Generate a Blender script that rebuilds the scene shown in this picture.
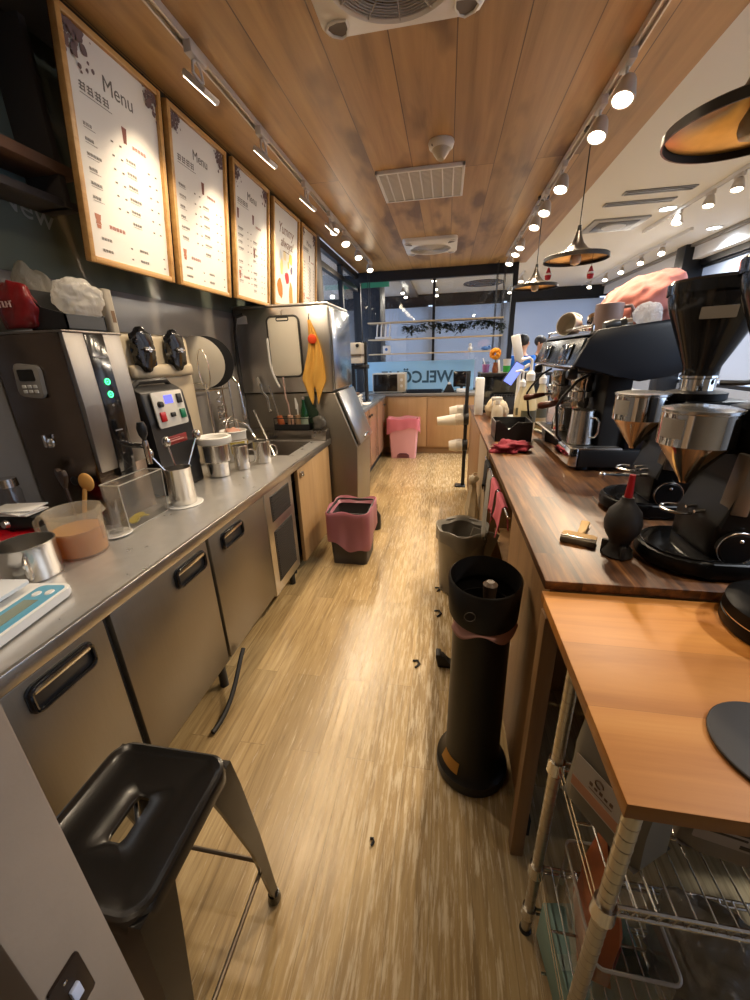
import bpy, bmesh, math, random
from mathutils import Vector, Matrix, Euler
for o in list(bpy.data.objects): bpy.data.objects.remove(o)
S = bpy.context.scene
COL = S.collection
random.seed(7)
PI = math.pi
R = math.radians

# ------------------------------------------------------------------ camera
cd = bpy.data.cameras.new('camera')
cam = bpy.data.objects.new('camera', cd); COL.objects.link(cam)
cd.sensor_fit = 'VERTICAL'; cd.sensor_height = 36.0; cd.lens = 387.0 / 1000.0 * 36.0
cd.clip_start = 0.02; cd.clip_end = 100
_f = 387.0; _a = 72.0; _b = -146.0; _r = 33.0
_Y = Vector((_a, _b, _f)).normalized()
_Z = -Vector((_r, -(_f * _f + _a * _r) / _b, _f)).normalized()
_X = _Y.cross(_Z)
# rows: world axes in (x right, y down, z forward) camera space -> Blender camera (x, -y, -z)
M3 = Matrix(((_X.x, -_X.y, -_X.z), (_Y.x, -_Y.y, -_Y.z), (_Z.x, -_Z.y, -_Z.z)))
cam.matrix_world = Matrix.Translation((0, 0, 1.5)) @ M3.to_4x4()
S.camera = cam

# ------------------------------------------------------------------ view, world
S.view_settings.view_transform = 'Standard'
S.view_settings.look = 'None'
S.view_settings.exposure = 0.68
S.view_settings.gamma = 1.0
S.view_settings.use_curve_mapping = False
S.cycles.max_bounces = 7; S.cycles.diffuse_bounces = 4; S.cycles.glossy_bounces = 4
S.cycles.transmission_bounces = 6; S.cycles.transparent_max_bounces = 14
S.cycles.caustics_reflective = False; S.cycles.caustics_refractive = False
S.cycles.sample_clamp_indirect = 4.0; S.cycles.sample_clamp_direct = 0
S.cycles.use_denoising = True
W = bpy.data.worlds.new('dusk'); S.world = W; W.use_nodes = True
W.node_tree.nodes['Background'].inputs[0].default_value = (0.56, 0.68, 0.92, 1)
W.node_tree.nodes['Background'].inputs[1].default_value = 2.2
WARM = (1.0, 0.80, 0.56); NEUT = (1.0, 0.86, 0.70); COOL = (0.86, 0.93, 1.0)
P_RIGHT = 36.0      # right hand track heads over the aisle
P_LEFT = 11.0       # left hand track heads on the menu boards
P_CAFE = 75.0       # cafe ceiling
P_PEND = 6.0

# ------------------------------------------------------------------ helpers
def link(o, parent=None):
    COL.objects.link(o)
    if parent is not None: o.parent = parent
    return o

def tag(o, label=None, cat=None, group=None, kind=None):
    if label: o['label'] = label
    if cat: o['category'] = cat
    if group: o['group'] = group
    if kind: o['kind'] = kind
    return o

def thing(name, label, cat, loc=(0, 0, 0), rz=0.0, group=None):
    o = bpy.data.objects.new(name, None); o.empty_display_size = 0.05
    COL.objects.link(o); o.location = loc; o.rotation_euler = (0, 0, rz)
    return tag(o, label, cat, group)

def copy_tree(o, parent=None):
    c = o.copy(); COL.objects.link(c)
    if parent is not None:
        c.parent = parent; c.matrix_parent_inverse = o.matrix_parent_inverse.copy()
    for ch in list(o.children): copy_tree(ch, c)
    return c

class MB:
    soft = False
    def __init__(s): s.bm = bmesh.new()
    def _mv(s, vs, M):
        if M is not None: bmesh.ops.transform(s.bm, matrix=M, verts=vs)
    def box(s, x0, y0, z0, x1, y1, z1, bev=0.0, seg=2, M=None):
        r = bmesh.ops.create_cube(s.bm, size=1.0); vs = r['verts']
        T = Matrix.Translation(((x0+x1)/2, (y0+y1)/2, (z0+z1)/2)) @ Matrix.Diagonal((abs(x1-x0), abs(y1-y0), abs(z1-z0), 1))
        bmesh.ops.transform(s.bm, matrix=T, verts=vs)
        if bev > 0:
            es = list({e for v in vs for e in v.link_edges})
            b = bmesh.ops.bevel(s.bm, geom=es, offset=bev, segments=seg, profile=0.5, affect='EDGES')
            vs = list({v for f in b['faces'] for v in f.verts} | {v for v in vs if v.is_valid})
        s._mv(vs, M); return s
    def lathe(s, prof, c=(0, 0, 0), n=28, M=None, a0=0.0, a1=2*PI, sx=1.0, sy=1.0):
        full = abs(a1 - a0 - 2*PI) < 1e-6
        m = n if full else n + 1
        rings = []; allv = []
        for (r, z) in prof:
            if r < 1e-6:
                v = s.bm.verts.new((0, 0, z)); rings.append([v]); allv.append(v)
            else:
                ring = [s.bm.verts.new((sx*r*math.cos(a0+(a1-a0)*i/n), sy*r*math.sin(a0+(a1-a0)*i/n), z)) for i in range(m)]
                rings.append(ring); allv += ring
        k = n
        for a, b in zip(rings[:-1], rings[1:]):
            for i in range(k):
                j = (i+1) % m if full else i+1
                try:
                    if len(a) == 1 and len(b) == 1: continue
                    if len(a) == 1: s.bm.faces.new((a[0], b[j], b[i]))
                    elif len(b) == 1: s.bm.faces.new((a[i], a[j], b[0]))
                    else: s.bm.faces.new((a[i], a[j], b[j], b[i]))
                except ValueError: pass
        T = Matrix.Translation(c)
        s._mv(allv, T if M is None else M @ T)
        return s
    def cyl(s, p0, p1, r0, r1=None, n=20):
        r1 = r0 if r1 is None else r1
        p0 = Vector(p0); p1 = Vector(p1); d = p1 - p0; L = d.length
        q = Vector((0, 0, 1)).rotation_difference(d.normalized()).to_matrix().to_4x4()
        M = Matrix.Translation(p0) @ q
        return s.lathe([(0, 0), (r0, 0), (r1, L), (0, L)], n=n, M=M)
    def tube(s, pts, r, n=8, closed=False, rad=None):
        pts = [Vector(p) for p in pts]; N = len(pts); rings = []
        up = None
        for i, p in enumerate(pts):
            if closed: d = pts[(i+1) % N] - pts[i-1]
            else: d = pts[min(i+1, N-1)] - pts[max(i-1, 0)]
            d.normalize()
            if up is None:
                up = Vector((0, 0, 1)) if abs(d.z) < 0.9 else Vector((1, 0, 0))
            u = (up - d * up.dot(d)).normalized(); up = u; w = d.cross(u)
            rr = rad[i] if rad else r
            rings.append([s.bm.verts.new(p + rr*(math.cos(2*PI*k/n)*u + math.sin(2*PI*k/n)*w)) for k in range(n)])
        for i in range(N if closed else N-1):
            a = rings[i]; b = rings[(i+1) % N]
            for k in range(n):
                s.bm.faces.new((a[k], a[(k+1) % n], b[(k+1) % n], b[k]))
        if not closed:
            s.bm.faces.new(list(reversed(rings[0]))); s.bm.faces.new(rings[-1])
        return s
    def prism(s, poly, axis, a, b, bev=0.0, M=None):
        def P(u, v, w): return {'X': (w, u, v), 'Y': (u, w, v), 'Z': (u, v, w)}[axis]
        A = [s.bm.verts.new(P(u, v, a)) for u, v in poly]; B = [s.bm.verts.new(P(u, v, b)) for u, v in poly]
        n = len(poly); fs = [s.bm.faces.new(A), s.bm.faces.new(list(reversed(B)))]
        for i in range(n): fs.append(s.bm.faces.new((A[i], B[i], B[(i+1) % n], A[(i+1) % n])))
        vs = A + B
        if bev > 0:
            es = list({e for v in vs for e in v.link_edges})
            r = bmesh.ops.bevel(s.bm, geom=es, offset=bev, segments=2, profile=0.5, affect='EDGES')
            vs = list({v for f in r['faces'] for v in f.verts} | {v for v in vs if v.is_valid})
        s._mv(vs, M); return s
    def ball(s, c, r, sc=(1, 1, 1), u=16, v=10, M=None):
        r_ = bmesh.ops.create_uvsphere(s.bm, u_segments=u, v_segments=v, radius=r)
        T = Matrix.Translation(c) @ Matrix.Diagonal((sc[0], sc[1], sc[2], 1))
        s._mv(r_['verts'], T if M is None else M @ T); return s
    def quad(s, a, b, c, d):
        s.bm.faces.new([s.bm.verts.new(p) for p in (a, b, c, d)]); return s
    def grid(s, fn, nu, nv):
        """surface fn(u,v) on an nu x nv grid"""
        V = [[s.bm.verts.new(fn(i/nu, j/nv)) for j in range(nv+1)] for i in range(nu+1)]
        for i in range(nu):
            for j in range(nv):
                s.bm.faces.new((V[i][j], V[i+1][j], V[i+1][j+1], V[i][j+1]))
        return s
    def text(s, txt, size, M, align='LEFT', shear=0.0, ext=0.0006, off=0.0):
        c = bpy.data.curves.new('lettering', 'FONT'); c.body = txt; c.size = size; c.align_x = align
        c.shear = shear; c.extrude = ext; c.resolution_u = 3; c.offset = off
        o = bpy.data.objects.new('lettering', c); COL.objects.link(o)
        me = bpy.data.meshes.new_from_object(o.evaluated_get(bpy.context.evaluated_depsgraph_get()))
        me.transform(M); s.bm.from_mesh(me)
        bpy.data.objects.remove(o); bpy.data.curves.remove(c); bpy.data.meshes.remove(me)
        return s
    def build(s, name, mat, parent=None, loc=None, rz=0.0, angle=38.0, solid=0.0, sub=0, flip=True):
        if flip: bmesh.ops.recalc_face_normals(s.bm, faces=s.bm.faces[:])
        me = bpy.data.meshes.new(name); s.bm.to_mesh(me); s.bm.free()
        me.materials.append(mat)
        for p in me.polygons: p.use_smooth = True
        if s.soft: angle = 180.0
        try: me.set_sharp_from_angle(angle=R(angle))
        except Exception: pass
        o = bpy.data.objects.new(name, me); link(o, parent)
        if loc is not None: o.location = loc
        o.rotation_euler = (0, 0, rz)
        if solid:
            md = o.modifiers.new('thick', 'SOLIDIFY'); md.thickness = solid; md.offset = 0
        if sub:
            md = o.modifiers.new('smooth', 'SUBSURF'); md.levels = sub; md.render_levels = sub
        return o

def rpoly(x0, y0, x1, y1, r, n=5):
    out = []
    for cx, cy, a in ((x1-r, y1-r, 0), (x0+r, y1-r, 90), (x0+r, y0+r, 180), (x1-r, y0+r, 270)):
        for i in range(n+1):
            t = R(a + 90*i/n); out.append((cx + r*math.cos(t), cy + r*math.sin(t)))
    return out

def struct(name, mb, mat, **k):
    o = mb.build(name, mat, **k); o['kind'] = 'structure'; return o

def lamp(parent, kind, loc, energy, color, target=None, size=90, blend=0.6, rad=0.03, name='bulb_light'):
    d = bpy.data.lights.new(name, kind); d.energy = energy; d.color = color
    if kind == 'SPOT': d.spot_size = R(size); d.spot_blend = blend; d.shadow_soft_size = rad
    elif kind == 'POINT': d.shadow_soft_size = rad
    elif kind == 'AREA': d.shape = 'DISK'; d.size = rad
    o = bpy.data.objects.new(name, d); link(o, parent); o.location = loc
    if target is not None:
        o.rotation_euler = (Vector(target) - Vector(loc)).to_track_quat('-Z', 'Y').to_euler()
    return o

# ------------------------------------------------------------------ materials
def _new(name):
    m = bpy.data.materials.new(name); m.use_nodes = True
    nt = m.node_tree; return m, nt, nt.nodes['Principled BSDF']
def _col(c): return (c[0], c[1], c[2], 1.0)
def hexc(h):
    h = h.lstrip('#'); v = [int(h[i:i+2], 16)/255 for i in (0, 2, 4)]
    return tuple((x/12.92 if x <= 0.04045 else ((x+0.055)/1.055)**2.4) for x in v)
def mat(name, col, rough=0.5, metal=0.0, var=0.0, scale=8.0, emit=None, es=0.0, trans=0.0, alpha=1.0, bump=0.0, bscale=60.0, coat=0.0, ior=1.45, spec=0.5, sss=0.0, stretch=None):
    if isinstance(col, str): col = hexc(col)
    m, nt, b = _new(name)
    b.inputs['Base Color'].default_value = _col(col); b.inputs['Roughness'].default_value = rough
    b.inputs['Metallic'].default_value = metal; b.inputs['IOR'].default_value = ior
    b.inputs['Specular IOR Level'].default_value = spec
    b.inputs['Transmission Weight'].default_value = trans; b.inputs['Alpha'].default_value = alpha
    b.inputs['Coat Weight'].default_value = coat; b.inputs['Coat Roughness'].default_value = 0.1
    if sss: b.inputs['Subsurface Weight'].default_value = sss; b.inputs['Subsurface Scale'].default_value = 0.02
    if emit is not None:
        b.inputs['Emission Color'].default_value = _col(emit); b.inputs['Emission Strength'].default_value = es
    if var > 0 or bump > 0:
        tc = nt.nodes.new('ShaderNodeTexCoord'); mp = nt.nodes.new('ShaderNodeMapping')
        nt.links.new(tc.outputs['Object'], mp.inputs[0])
        if stretch: mp.inputs['Scale'].default_value = stretch
        if var > 0:
            n = nt.nodes.new('ShaderNodeTexNoise'); n.inputs['Scale'].default_value = scale; n.inputs['Detail'].default_value = 5
            nt.links.new(mp.outputs[0], n.inputs['Vector'])
            r = nt.nodes.new('ShaderNodeValToRGB'); nt.links.new(n.outputs['Fac'], r.inputs[0])
            r.color_ramp.elements[0].position = 0.3; r.color_ramp.elements[1].position = 0.72
            r.color_ramp.elements[0].color = _col([x*(1-var) for x in col]); r.color_ramp.elements[1].color = _col([min(1, x*(1+var*0.6)) for x in col])
            nt.links.new(r.outputs[0], b.inputs['Base Color'])
        if bump > 0:
            n2 = nt.nodes.new('ShaderNodeTexNoise'); n2.inputs['Scale'].default_value = bscale; n2.inputs['Detail'].default_value = 4
            nt.links.new(mp.outputs[0], n2.inputs['Vector'])
            bp = nt.nodes.new('ShaderNodeBump'); bp.inputs['Strength'].default_value = bump; bp.inputs['Distance'].default_value = 0.01
            nt.links.new(n2.outputs['Fac'], bp.inputs['Height']); nt.links.new(bp.outputs[0], b.inputs['Normal'])
    return m

def brushed(name, col=(0.55, 0.53, 0.50), rough=0.3, stretch=(1, 40, 1), smear=0.25, scale=6.0, metal=1.0):
    m, nt, b = _new(name); b.inputs['Metallic'].default_value = metal
    tc = nt.nodes.new('ShaderNodeTexCoord'); mp = nt.nodes.new('ShaderNodeMapping'); mp.inputs['Scale'].default_value = stretch
    nt.links.new(tc.outputs['Object'], mp.inputs[0])
    n = nt.nodes.new('ShaderNodeTexNoise'); n.inputs['Scale'].default_value = 12; n.inputs['Detail'].default_value = 6
    nt.links.new(mp.outputs[0], n.inputs['Vector'])
    n2 = nt.nodes.new('ShaderNodeTexNoise'); n2.inputs['Scale'].default_value = scale; n2.inputs['Detail'].default_value = 6
    nt.links.new(tc.outputs['Object'], n2.inputs['Vector'])
    mx = nt.nodes.new('ShaderNodeMix'); mx.data_type = 'FLOAT'; mx.inputs[0].default_value = 0.5
    nt.links.new(n.outputs['Fac'], mx.inputs[2]); nt.links.new(n2.outputs['Fac'], mx.inputs[3])
    mr = nt.nodes.new('ShaderNodeMapRange'); mr.inputs[1].default_value = 0.3; mr.inputs[2].default_value = 0.7
    mr.inputs[3].default_value = max(0.04, rough - smear*0.5); mr.inputs[4].default_value = rough + smear*0.5
    nt.links.new(mx.outputs[0], mr.inputs[0]); nt.links.new(mr.outputs[0], b.inputs['Roughness'])
    r = nt.nodes.new('ShaderNodeValToRGB'); nt.links.new(mx.outputs[0], r.inputs[0])
    r.color_ramp.elements[0].position = 0.3; r.color_ramp.elements[1].position = 0.7
    r.color_ramp.elements[0].color = _col([x*0.93 for x in col]); r.color_ramp.elements[1].color = _col([min(1, x*1.05) for x in col])
    nt.links.new(r.outputs[0], b.inputs['Base Color'])
    return m

def planks(name, cols, width, length, axis='Y', rough=0.4, grain=1.0, gap=0.004, blotch=0.0, coat=0.0, seam=0.45, wear=0.0, bump=0.02):
    """wood laid in boards running along the given axis (object coordinates, metres)"""
    m, nt, b = _new(name)
    L = nt.links.new; N = nt.nodes.new
    tc = N('ShaderNodeTexCoord'); mp = N('ShaderNodeMapping'); L(tc.outputs['Object'], mp.inputs[0])
    mp.inputs['Rotation'].default_value = (0, 0, R(90)) if axis == 'Y' else ((0, R(90), 0) if axis == 'Z' else (0, 0, 0))
    br = N('ShaderNodeTexBrick'); L(mp.outputs[0], br.inputs['Vector'])
    br.inputs['Scale'].default_value = 1.0; br.inputs['Brick Width'].default_value = length; br.inputs['Row Height'].default_value = width
    br.inputs['Mortar Size'].default_value = gap; br.inputs['Mortar Smooth'].default_value = 0.3
    br.inputs['Color1'].default_value = (0, 0, 0, 1); br.inputs['Color2'].default_value = (1, 1, 1, 1); br.inputs['Mortar'].default_value = (0.5, 0.5, 0.5, 1)
    br.offset = 0.37; br.inputs['Bias'].default_value = 0
    mg = N('ShaderNodeMapping'); L(mp.outputs[0], mg.inputs[0]); mg.inputs['Scale'].default_value = (0.9*grain, 14*grain, 14*grain)
    ad = N('ShaderNodeVectorMath'); ad.operation = 'ADD'; L(mg.outputs[0], ad.inputs[0])
    sc = N('ShaderNodeVectorMath'); sc.operation = 'SCALE'; L(br.outputs['Color'], sc.inputs[0]); sc.inputs['Scale'].default_value = 9.0; L(sc.outputs[0], ad.inputs[1])
    n = N('ShaderNodeTexNoise'); n.inputs['Scale'].default_value = 1.6; n.inputs['Detail'].default_value = 8; n.inputs['Roughness'].default_value = 0.62
    n.inputs['Distortion'].default_value = 0.6; L(ad.outputs[0], n.inputs['Vector'])
    rp = N('ShaderNodeValToRGB'); L(n.outputs['Fac'], rp.inputs[0])
    cols = [hexc(c) if isinstance(c, str) else c for c in cols]
    e = rp.color_ramp.elements; e[0].position = 0.30; e[1].position = 0.72
    e[0].color = _col(cols[0]); e[1].color = _col(cols[-1])
    for i, c in enumerate(cols[1:-1]):
        k = e.new(0.30 + 0.42*(i+1)/(len(cols)-1)); k.color = _col(c)
    cur = rp.outputs[0]
    # board to board tone
    hv = N('ShaderNodeHueSaturation'); L(cur, hv.inputs['Color'])
    mr = N('ShaderNodeMapRange'); mr.inputs[3].default_value = 0.84; mr.inputs[4].default_value = 1.14; L(br.outputs['Color'], mr.inputs[0]); L(mr.outputs[0], hv.inputs['Value'])
    cur = hv.outputs[0]
    if blotch > 0:
        nb = N('ShaderNodeTexNoise'); nb.inputs['Scale'].default_value = 2.3; nb.inputs['Detail'].default_value = 3
        mb_ = N('ShaderNodeMapping'); mb_.inputs['Scale'].default_value = (0.55, 1.5, 1); L(mp.outputs[0], mb_.inputs[0])
        a2 = N('ShaderNodeVectorMath'); a2.operation = 'ADD'; L(mb_.outputs[0], a2.inputs[0]); L(sc.outputs[0], a2.inputs[1]); L(a2.outputs[0], nb.inputs['Vector'])
        r2 = N('ShaderNodeValToRGB'); L(nb.outputs['Fac'], r2.inputs[0]); r2.color_ramp.elements[0].position = 0.54; r2.color_ramp.elements[1].position = 0.66
        r2.color_ramp.elements[0].color = (0, 0, 0, 1); r2.color_ramp.elements[1].color = (blotch, blotch, blotch, 1)
        mx = N('ShaderNodeMix'); mx.data_type = 'RGBA'; mx.blend_type = 'MULTIPLY'; L(r2.outputs[0], mx.inputs[0]); L(cur, mx.inputs[6]); mx.inputs[7].default_value = (0.42, 0.38, 0.36, 1)
        cur = mx.outputs[2]
    rsock = None
    if wear > 0:
        nw = N('ShaderNodeTexNoise'); nw.inputs['Scale'].default_value = 4.2; nw.inputs['Detail'].default_value = 6; nw.inputs['Roughness'].default_value = 0.7
        mw = N('ShaderNodeMapping'); mw.inputs['Scale'].default_value = (1.6, 17.0, 1); L(mp.outputs[0], mw.inputs[0]); L(mw.outputs[0], nw.inputs['Vector'])
        # worn lacquer along the middle of the aisle only
        sx = N('ShaderNodeSeparateXYZ'); L(tc.outputs['Object'], sx.inputs[0])
        dd = N('ShaderNodeMath'); dd.operation = 'ADD'; dd.inputs[1].default_value = 0.12; L(sx.outputs[0], dd.inputs[0])
        ab = N('ShaderNodeMath'); ab.operation = 'ABSOLUTE'; L(dd.outputs[0], ab.inputs[0])
        m2 = N('ShaderNodeMapRange'); m2.inputs[1].default_value = 0.15; m2.inputs[2].default_value = 0.75; m2.inputs[3].default_value = 0.06; m2.inputs[4].default_value = -0.10; L(ab.outputs[0], m2.inputs[0])
        sm = N('ShaderNodeMath'); sm.operation = 'ADD'; L(nw.outputs['Fac'], sm.inputs[0]); L(m2.outputs[0], sm.inputs[1])
        rw = N('ShaderNodeValToRGB'); L(sm.outputs[0], rw.inputs[0]); rw.color_ramp.elements[0].position = 0.56; rw.color_ramp.elements[1].position = 0.66
        rw.color_ramp.elements[0].color = (0, 0, 0, 1); rw.color_ramp.elements[1].color = (wear, wear, wear, 1)
        mx2 = N('ShaderNodeMix'); mx2.data_type = 'RGBA'; L(rw.outputs[0], mx2.inputs[0]); L(cur, mx2.inputs[6]); mx2.inputs[7].default_value = (0.62, 0.52, 0.36, 1)
        cur = mx2.outputs[2]
        rr = N('ShaderNodeMapRange'); rr.inputs[3].default_value = rough; rr.inputs[4].default_value = min(1, rough + 0.35); L(rw.outputs[0], rr.inputs[0]); rsock = rr.outputs[0]
    mo = N('ShaderNodeMix'); mo.data_type = 'RGBA'; mo.blend_type = 'MULTIPLY'
    mf = N('ShaderNodeMath'); mf.operation = 'MULTIPLY'; mf.inputs[1].default_value = seam; L(br.outputs['Fac'], mf.inputs[0]); L(mf.outputs[0], mo.inputs[0])
    L(cur, mo.inputs[6]); mo.inputs[7].default_value = (0.1, 0.08, 0.06, 1); L(mo.outputs[2], b.inputs['Base Color'])
    b.inputs['Roughness'].default_value = rough
    if rsock is not None: L(rsock, b.inputs['Roughness'])
    b.inputs['Coat Weight'].default_value = coat; b.inputs['Coat Roughness'].default_value = 0.12
    if bump:
        bp = N('ShaderNodeBump'); bp.inputs['Strength'].default_value = 0.35; bp.inputs['Distance'].default_value = bump*0.1; L(n.outputs['Fac'], bp.inputs['Height']); L(bp.outputs[0], b.inputs['Normal'])
    return m

def glassy(name, col=(1, 1, 1), rough=0.02, clear=0.9, refl=1.0):
    """thin pane: mostly see-through, fresnel reflection, no refraction"""
    m, nt, b = _new(name); nt.nodes.remove(b)
    out = nt.nodes['Material Output']; N = nt.nodes.new; L = nt.links.new
    t = N('ShaderNodeBsdfTransparent'); t.inputs[0].default_value = _col([c*clear for c in col])
    g = N('ShaderNodeBsdfGlossy'); g.inputs['Roughness'].default_value = rough; g.inputs[0].default_value = (refl, refl, refl, 1)
    lw = N('ShaderNodeLayerWeight'); lw.inputs[0].default_value = 0.5
    pw = N('ShaderNodeMath'); pw.operation = 'POWER'; pw.inputs[1].default_value = 4.0; L(lw.outputs['Facing'], pw.inputs[0])
    fr = N('ShaderNodeMapRange'); fr.inputs[3].default_value = 0.045; fr.inputs[4].default_value = 0.9; L(pw.outputs[0], fr.inputs[0])
    mx = N('ShaderNodeMixShader'); L(fr.outputs[0], mx.inputs[0]); L(t.outputs[0], mx.inputs[1]); L(g.outputs[0], mx.inputs[2]); L(mx.outputs[0], out.inputs[0])
    return m

def film(name, col, clear=0.5, rough=0.4, bump=0.0, bscale=40):
    """thin translucent plastic: see-through mixed with a diffuse/translucent body and a sheen"""
    if isinstance(col, str): col = hexc(col)
    m, nt, b = _new(name); out = nt.nodes['Material Output']; N = nt.nodes.new; L = nt.links.new
    b.inputs['Base Color'].default_value = _col(col); b.inputs['Roughness'].default_value = rough
    if bump:
        tc = N('ShaderNodeTexCoord'); n2 = N('ShaderNodeTexNoise'); n2.inputs['Scale'].default_value = bscale; n2.inputs['Detail'].default_value = 3; n2.inputs['Distortion'].default_value = 1.5
        L(tc.outputs['Object'], n2.inputs['Vector']); bp = N('ShaderNodeBump'); bp.inputs['Strength'].default_value = bump; bp.inputs['Distance'].default_value = 0.02
        L(n2.outputs['Fac'], bp.inputs['Height']); L(bp.outputs[0], b.inputs['Normal'])
    tl = N('ShaderNodeBsdfTranslucent'); tl.inputs[0].default_value = _col(col)
    m1 = N('ShaderNodeMixShader'); m1.inputs[0].default_value = 0.4; L(b.outputs[0], m1.inputs[1]); L(tl.outputs[0], m1.inputs[2])
    t = N('ShaderNodeBsdfTransparent'); t.inputs[0].default_value = _col([0.5+0.5*c for c in col])
    m2 = N('ShaderNodeMixShader'); m2.inputs[0].default_value = clear; L(m1.outputs[0], m2.inputs[1]); L(t.outputs[0], m2.inputs[2]); L(m2.outputs[0], out.inputs[0])
    return m

def emis(name, col, s):
    m, nt, b = _new(name)
    b.inputs['Base Color'].default_value = _col(col); b.inputs['Emission Color'].default_value = _col(col); b.inputs['Emission Strength'].default_value = s
    return m

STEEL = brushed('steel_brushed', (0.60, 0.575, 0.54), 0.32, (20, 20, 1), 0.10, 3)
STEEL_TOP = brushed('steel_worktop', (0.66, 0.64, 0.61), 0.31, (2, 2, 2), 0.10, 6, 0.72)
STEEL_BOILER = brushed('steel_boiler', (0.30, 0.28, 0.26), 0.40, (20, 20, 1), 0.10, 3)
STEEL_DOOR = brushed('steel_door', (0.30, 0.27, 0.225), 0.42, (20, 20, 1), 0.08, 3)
STEEL_DARK = brushed('steel_dark', (0.28, 0.25, 0.22), 0.32, (1, 30, 1), 0.2)
CHROME = mat('chrome', (0.80, 0.79, 0.77), 0.08, 1.0)
CHROME_SOFT = mat('chrome_soft', (0.66, 0.64, 0.61), 0.22, 1.0)
BLACK = mat('black_plastic', (0.012, 0.012, 0.013), 0.38)
BLACK_GLOSS = mat('black_gloss', (0.008, 0.008, 0.009), 0.12, coat=0.4)
BLACK_MATT = mat('black_matt', (0.014, 0.013, 0.013), 0.7)
RUBBER = mat('rubber', (0.016, 0.015, 0.015), 0.62, bump=0.05)
WHITE = mat('white_plastic', (0.72, 0.71, 0.68), 0.35)
WHITE_PAINT = mat('white_paint', (0.66, 0.66, 0.65), 0.75, bump=0.02, bscale=40)
OFFWHITE = mat('offwhite_enamel', (0.62, 0.57, 0.48), 0.32)
PAPER = mat('paper', (0.80, 0.78, 0.74), 0.8)
INK = mat('ink', (0.03, 0.028, 0.03), 0.8)
RED = mat('red_plastic', (0.45, 0.02, 0.02), 0.3)
GLASS = glassy('pane', (0.95, 0.98, 1.0), 0.01, 0.93)
CLEAR = glassy('clear_plastic', (1, 1, 1), 0.05, 0.9)
# ================================================================== SETTING
FLOOR = planks('floor_boards', ['#7f6a4a', '#98805a', '#a78f66', '#b69f78'], 0.115, 1.05, 'Y', 0.27, 2.2, 0.0016, coat=0.0, seam=0.28, wear=0.62)
CEIL_WOOD = planks('ceiling_boards', ['#8d6d44', '#a58254', '#b18d5c', '#ba9766'], 0.27, 9.0, 'Y', 0.42, 0.55, 0.003, blotch=1.0, seam=0.75, bump=0.01)
WALL_GLASS = mat('back_painted_glass', '#6b7369', 0.14, var=0.08, scale=2.0, coat=0.3)
WALL_LOW = mat('splashback', '#85807a', 0.22, var=0.08, scale=3.0)
DARK_WALL = mat('dark_paint', '#453f3c', 0.5)
FRAME = mat('dark_metal_frame', '#14171d', 0.4)
CAFE_WALL = mat('cafe_wall', '#7d828c', 0.8)
BLIND = mat('roller_blind', '#8d97a8', 0.85)
GREY_LAM = mat('grey_laminate', '#7b766f', 0.4)
PLY = planks('pale_plywood', ['#9c7a52', '#a9875c', '#b59468'], 3.0, 3.0, 'Z', 0.45, 0.7, 0.001, seam=0.1)

struct('floor', MB().box(-2.0, -1.6, -0.06, 3.9, 11.0, 0.0), FLOOR)
struct('ceiling', MB().box(-1.36, -1.6, 2.695, 1.07, 6.66, 2.86), CEIL_WOOD)
struct('ceiling_cafe', MB().box(-2.0, -1.6, 2.90, 3.9, 11.0, 2.98), WHITE_PAINT)
struct('wall_left', MB().box(-1.84, -1.6, 0, -1.72, 4.42, 2.90), WALL_LOW)
struct('wall_left_panel', MB().box(-1.72, -1.6, 1.86, -1.712, 4.42, 2.90), WALL_GLASS)
struct('trim_1', MB().box(-1.60, -1.6, 2.695, -1.36, 4.42, 2.90), DARK_WALL)
struct('trim_2', MB().box(-1.72, 4.42, 0, -1.36, 4.62, 2.90, 0.004), DARK_WALL)
struct('wall_near', MB().box(-2.0, -1.7, 0, 3.9, -1.6, 2.95), mat('near_wall', '#6e6252', 0.7))
struct('wall_right', MB().box(3.7, -1.6, 0, 3.82, 11.0, 0.95), CAFE_WALL)
struct('wall_far', MB().box(-4.2, 10.9, 0, 3.9, 11.0, 0.6), CAFE_WALL)
struct('wall_far_left', MB().box(-4.3, 6.7, 0, -4.2, 11.0, 0.95), CAFE_WALL)
struct('floor_far', MB().box(-4.3, 4.5, -0.06, -2.0, 11.0, 0.0), GREY_LAM)
struct('ceiling_far', MB().box(-4.3, 4.5, 2.90, -2.0, 11.0, 2.98), WHITE_PAINT)
struct('trim_3', MB().box(3.52, -1.6, 2.70, 3.82, 11.0, 2.90), WHITE_PAINT)
struct('trim_4', MB().box(3.64, -1.6, 2.62, 3.80, 11.0, 2.70), FRAME)
struct('trim_5', MB().box(-4.2, 10.82, 2.66, 3.7, 10.98, 2.90), FRAME)
struct('trim_6', MB().box(3.46, -1.6, 2.86, 3.54, 11.0, 2.90), GREY_LAM)
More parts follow.
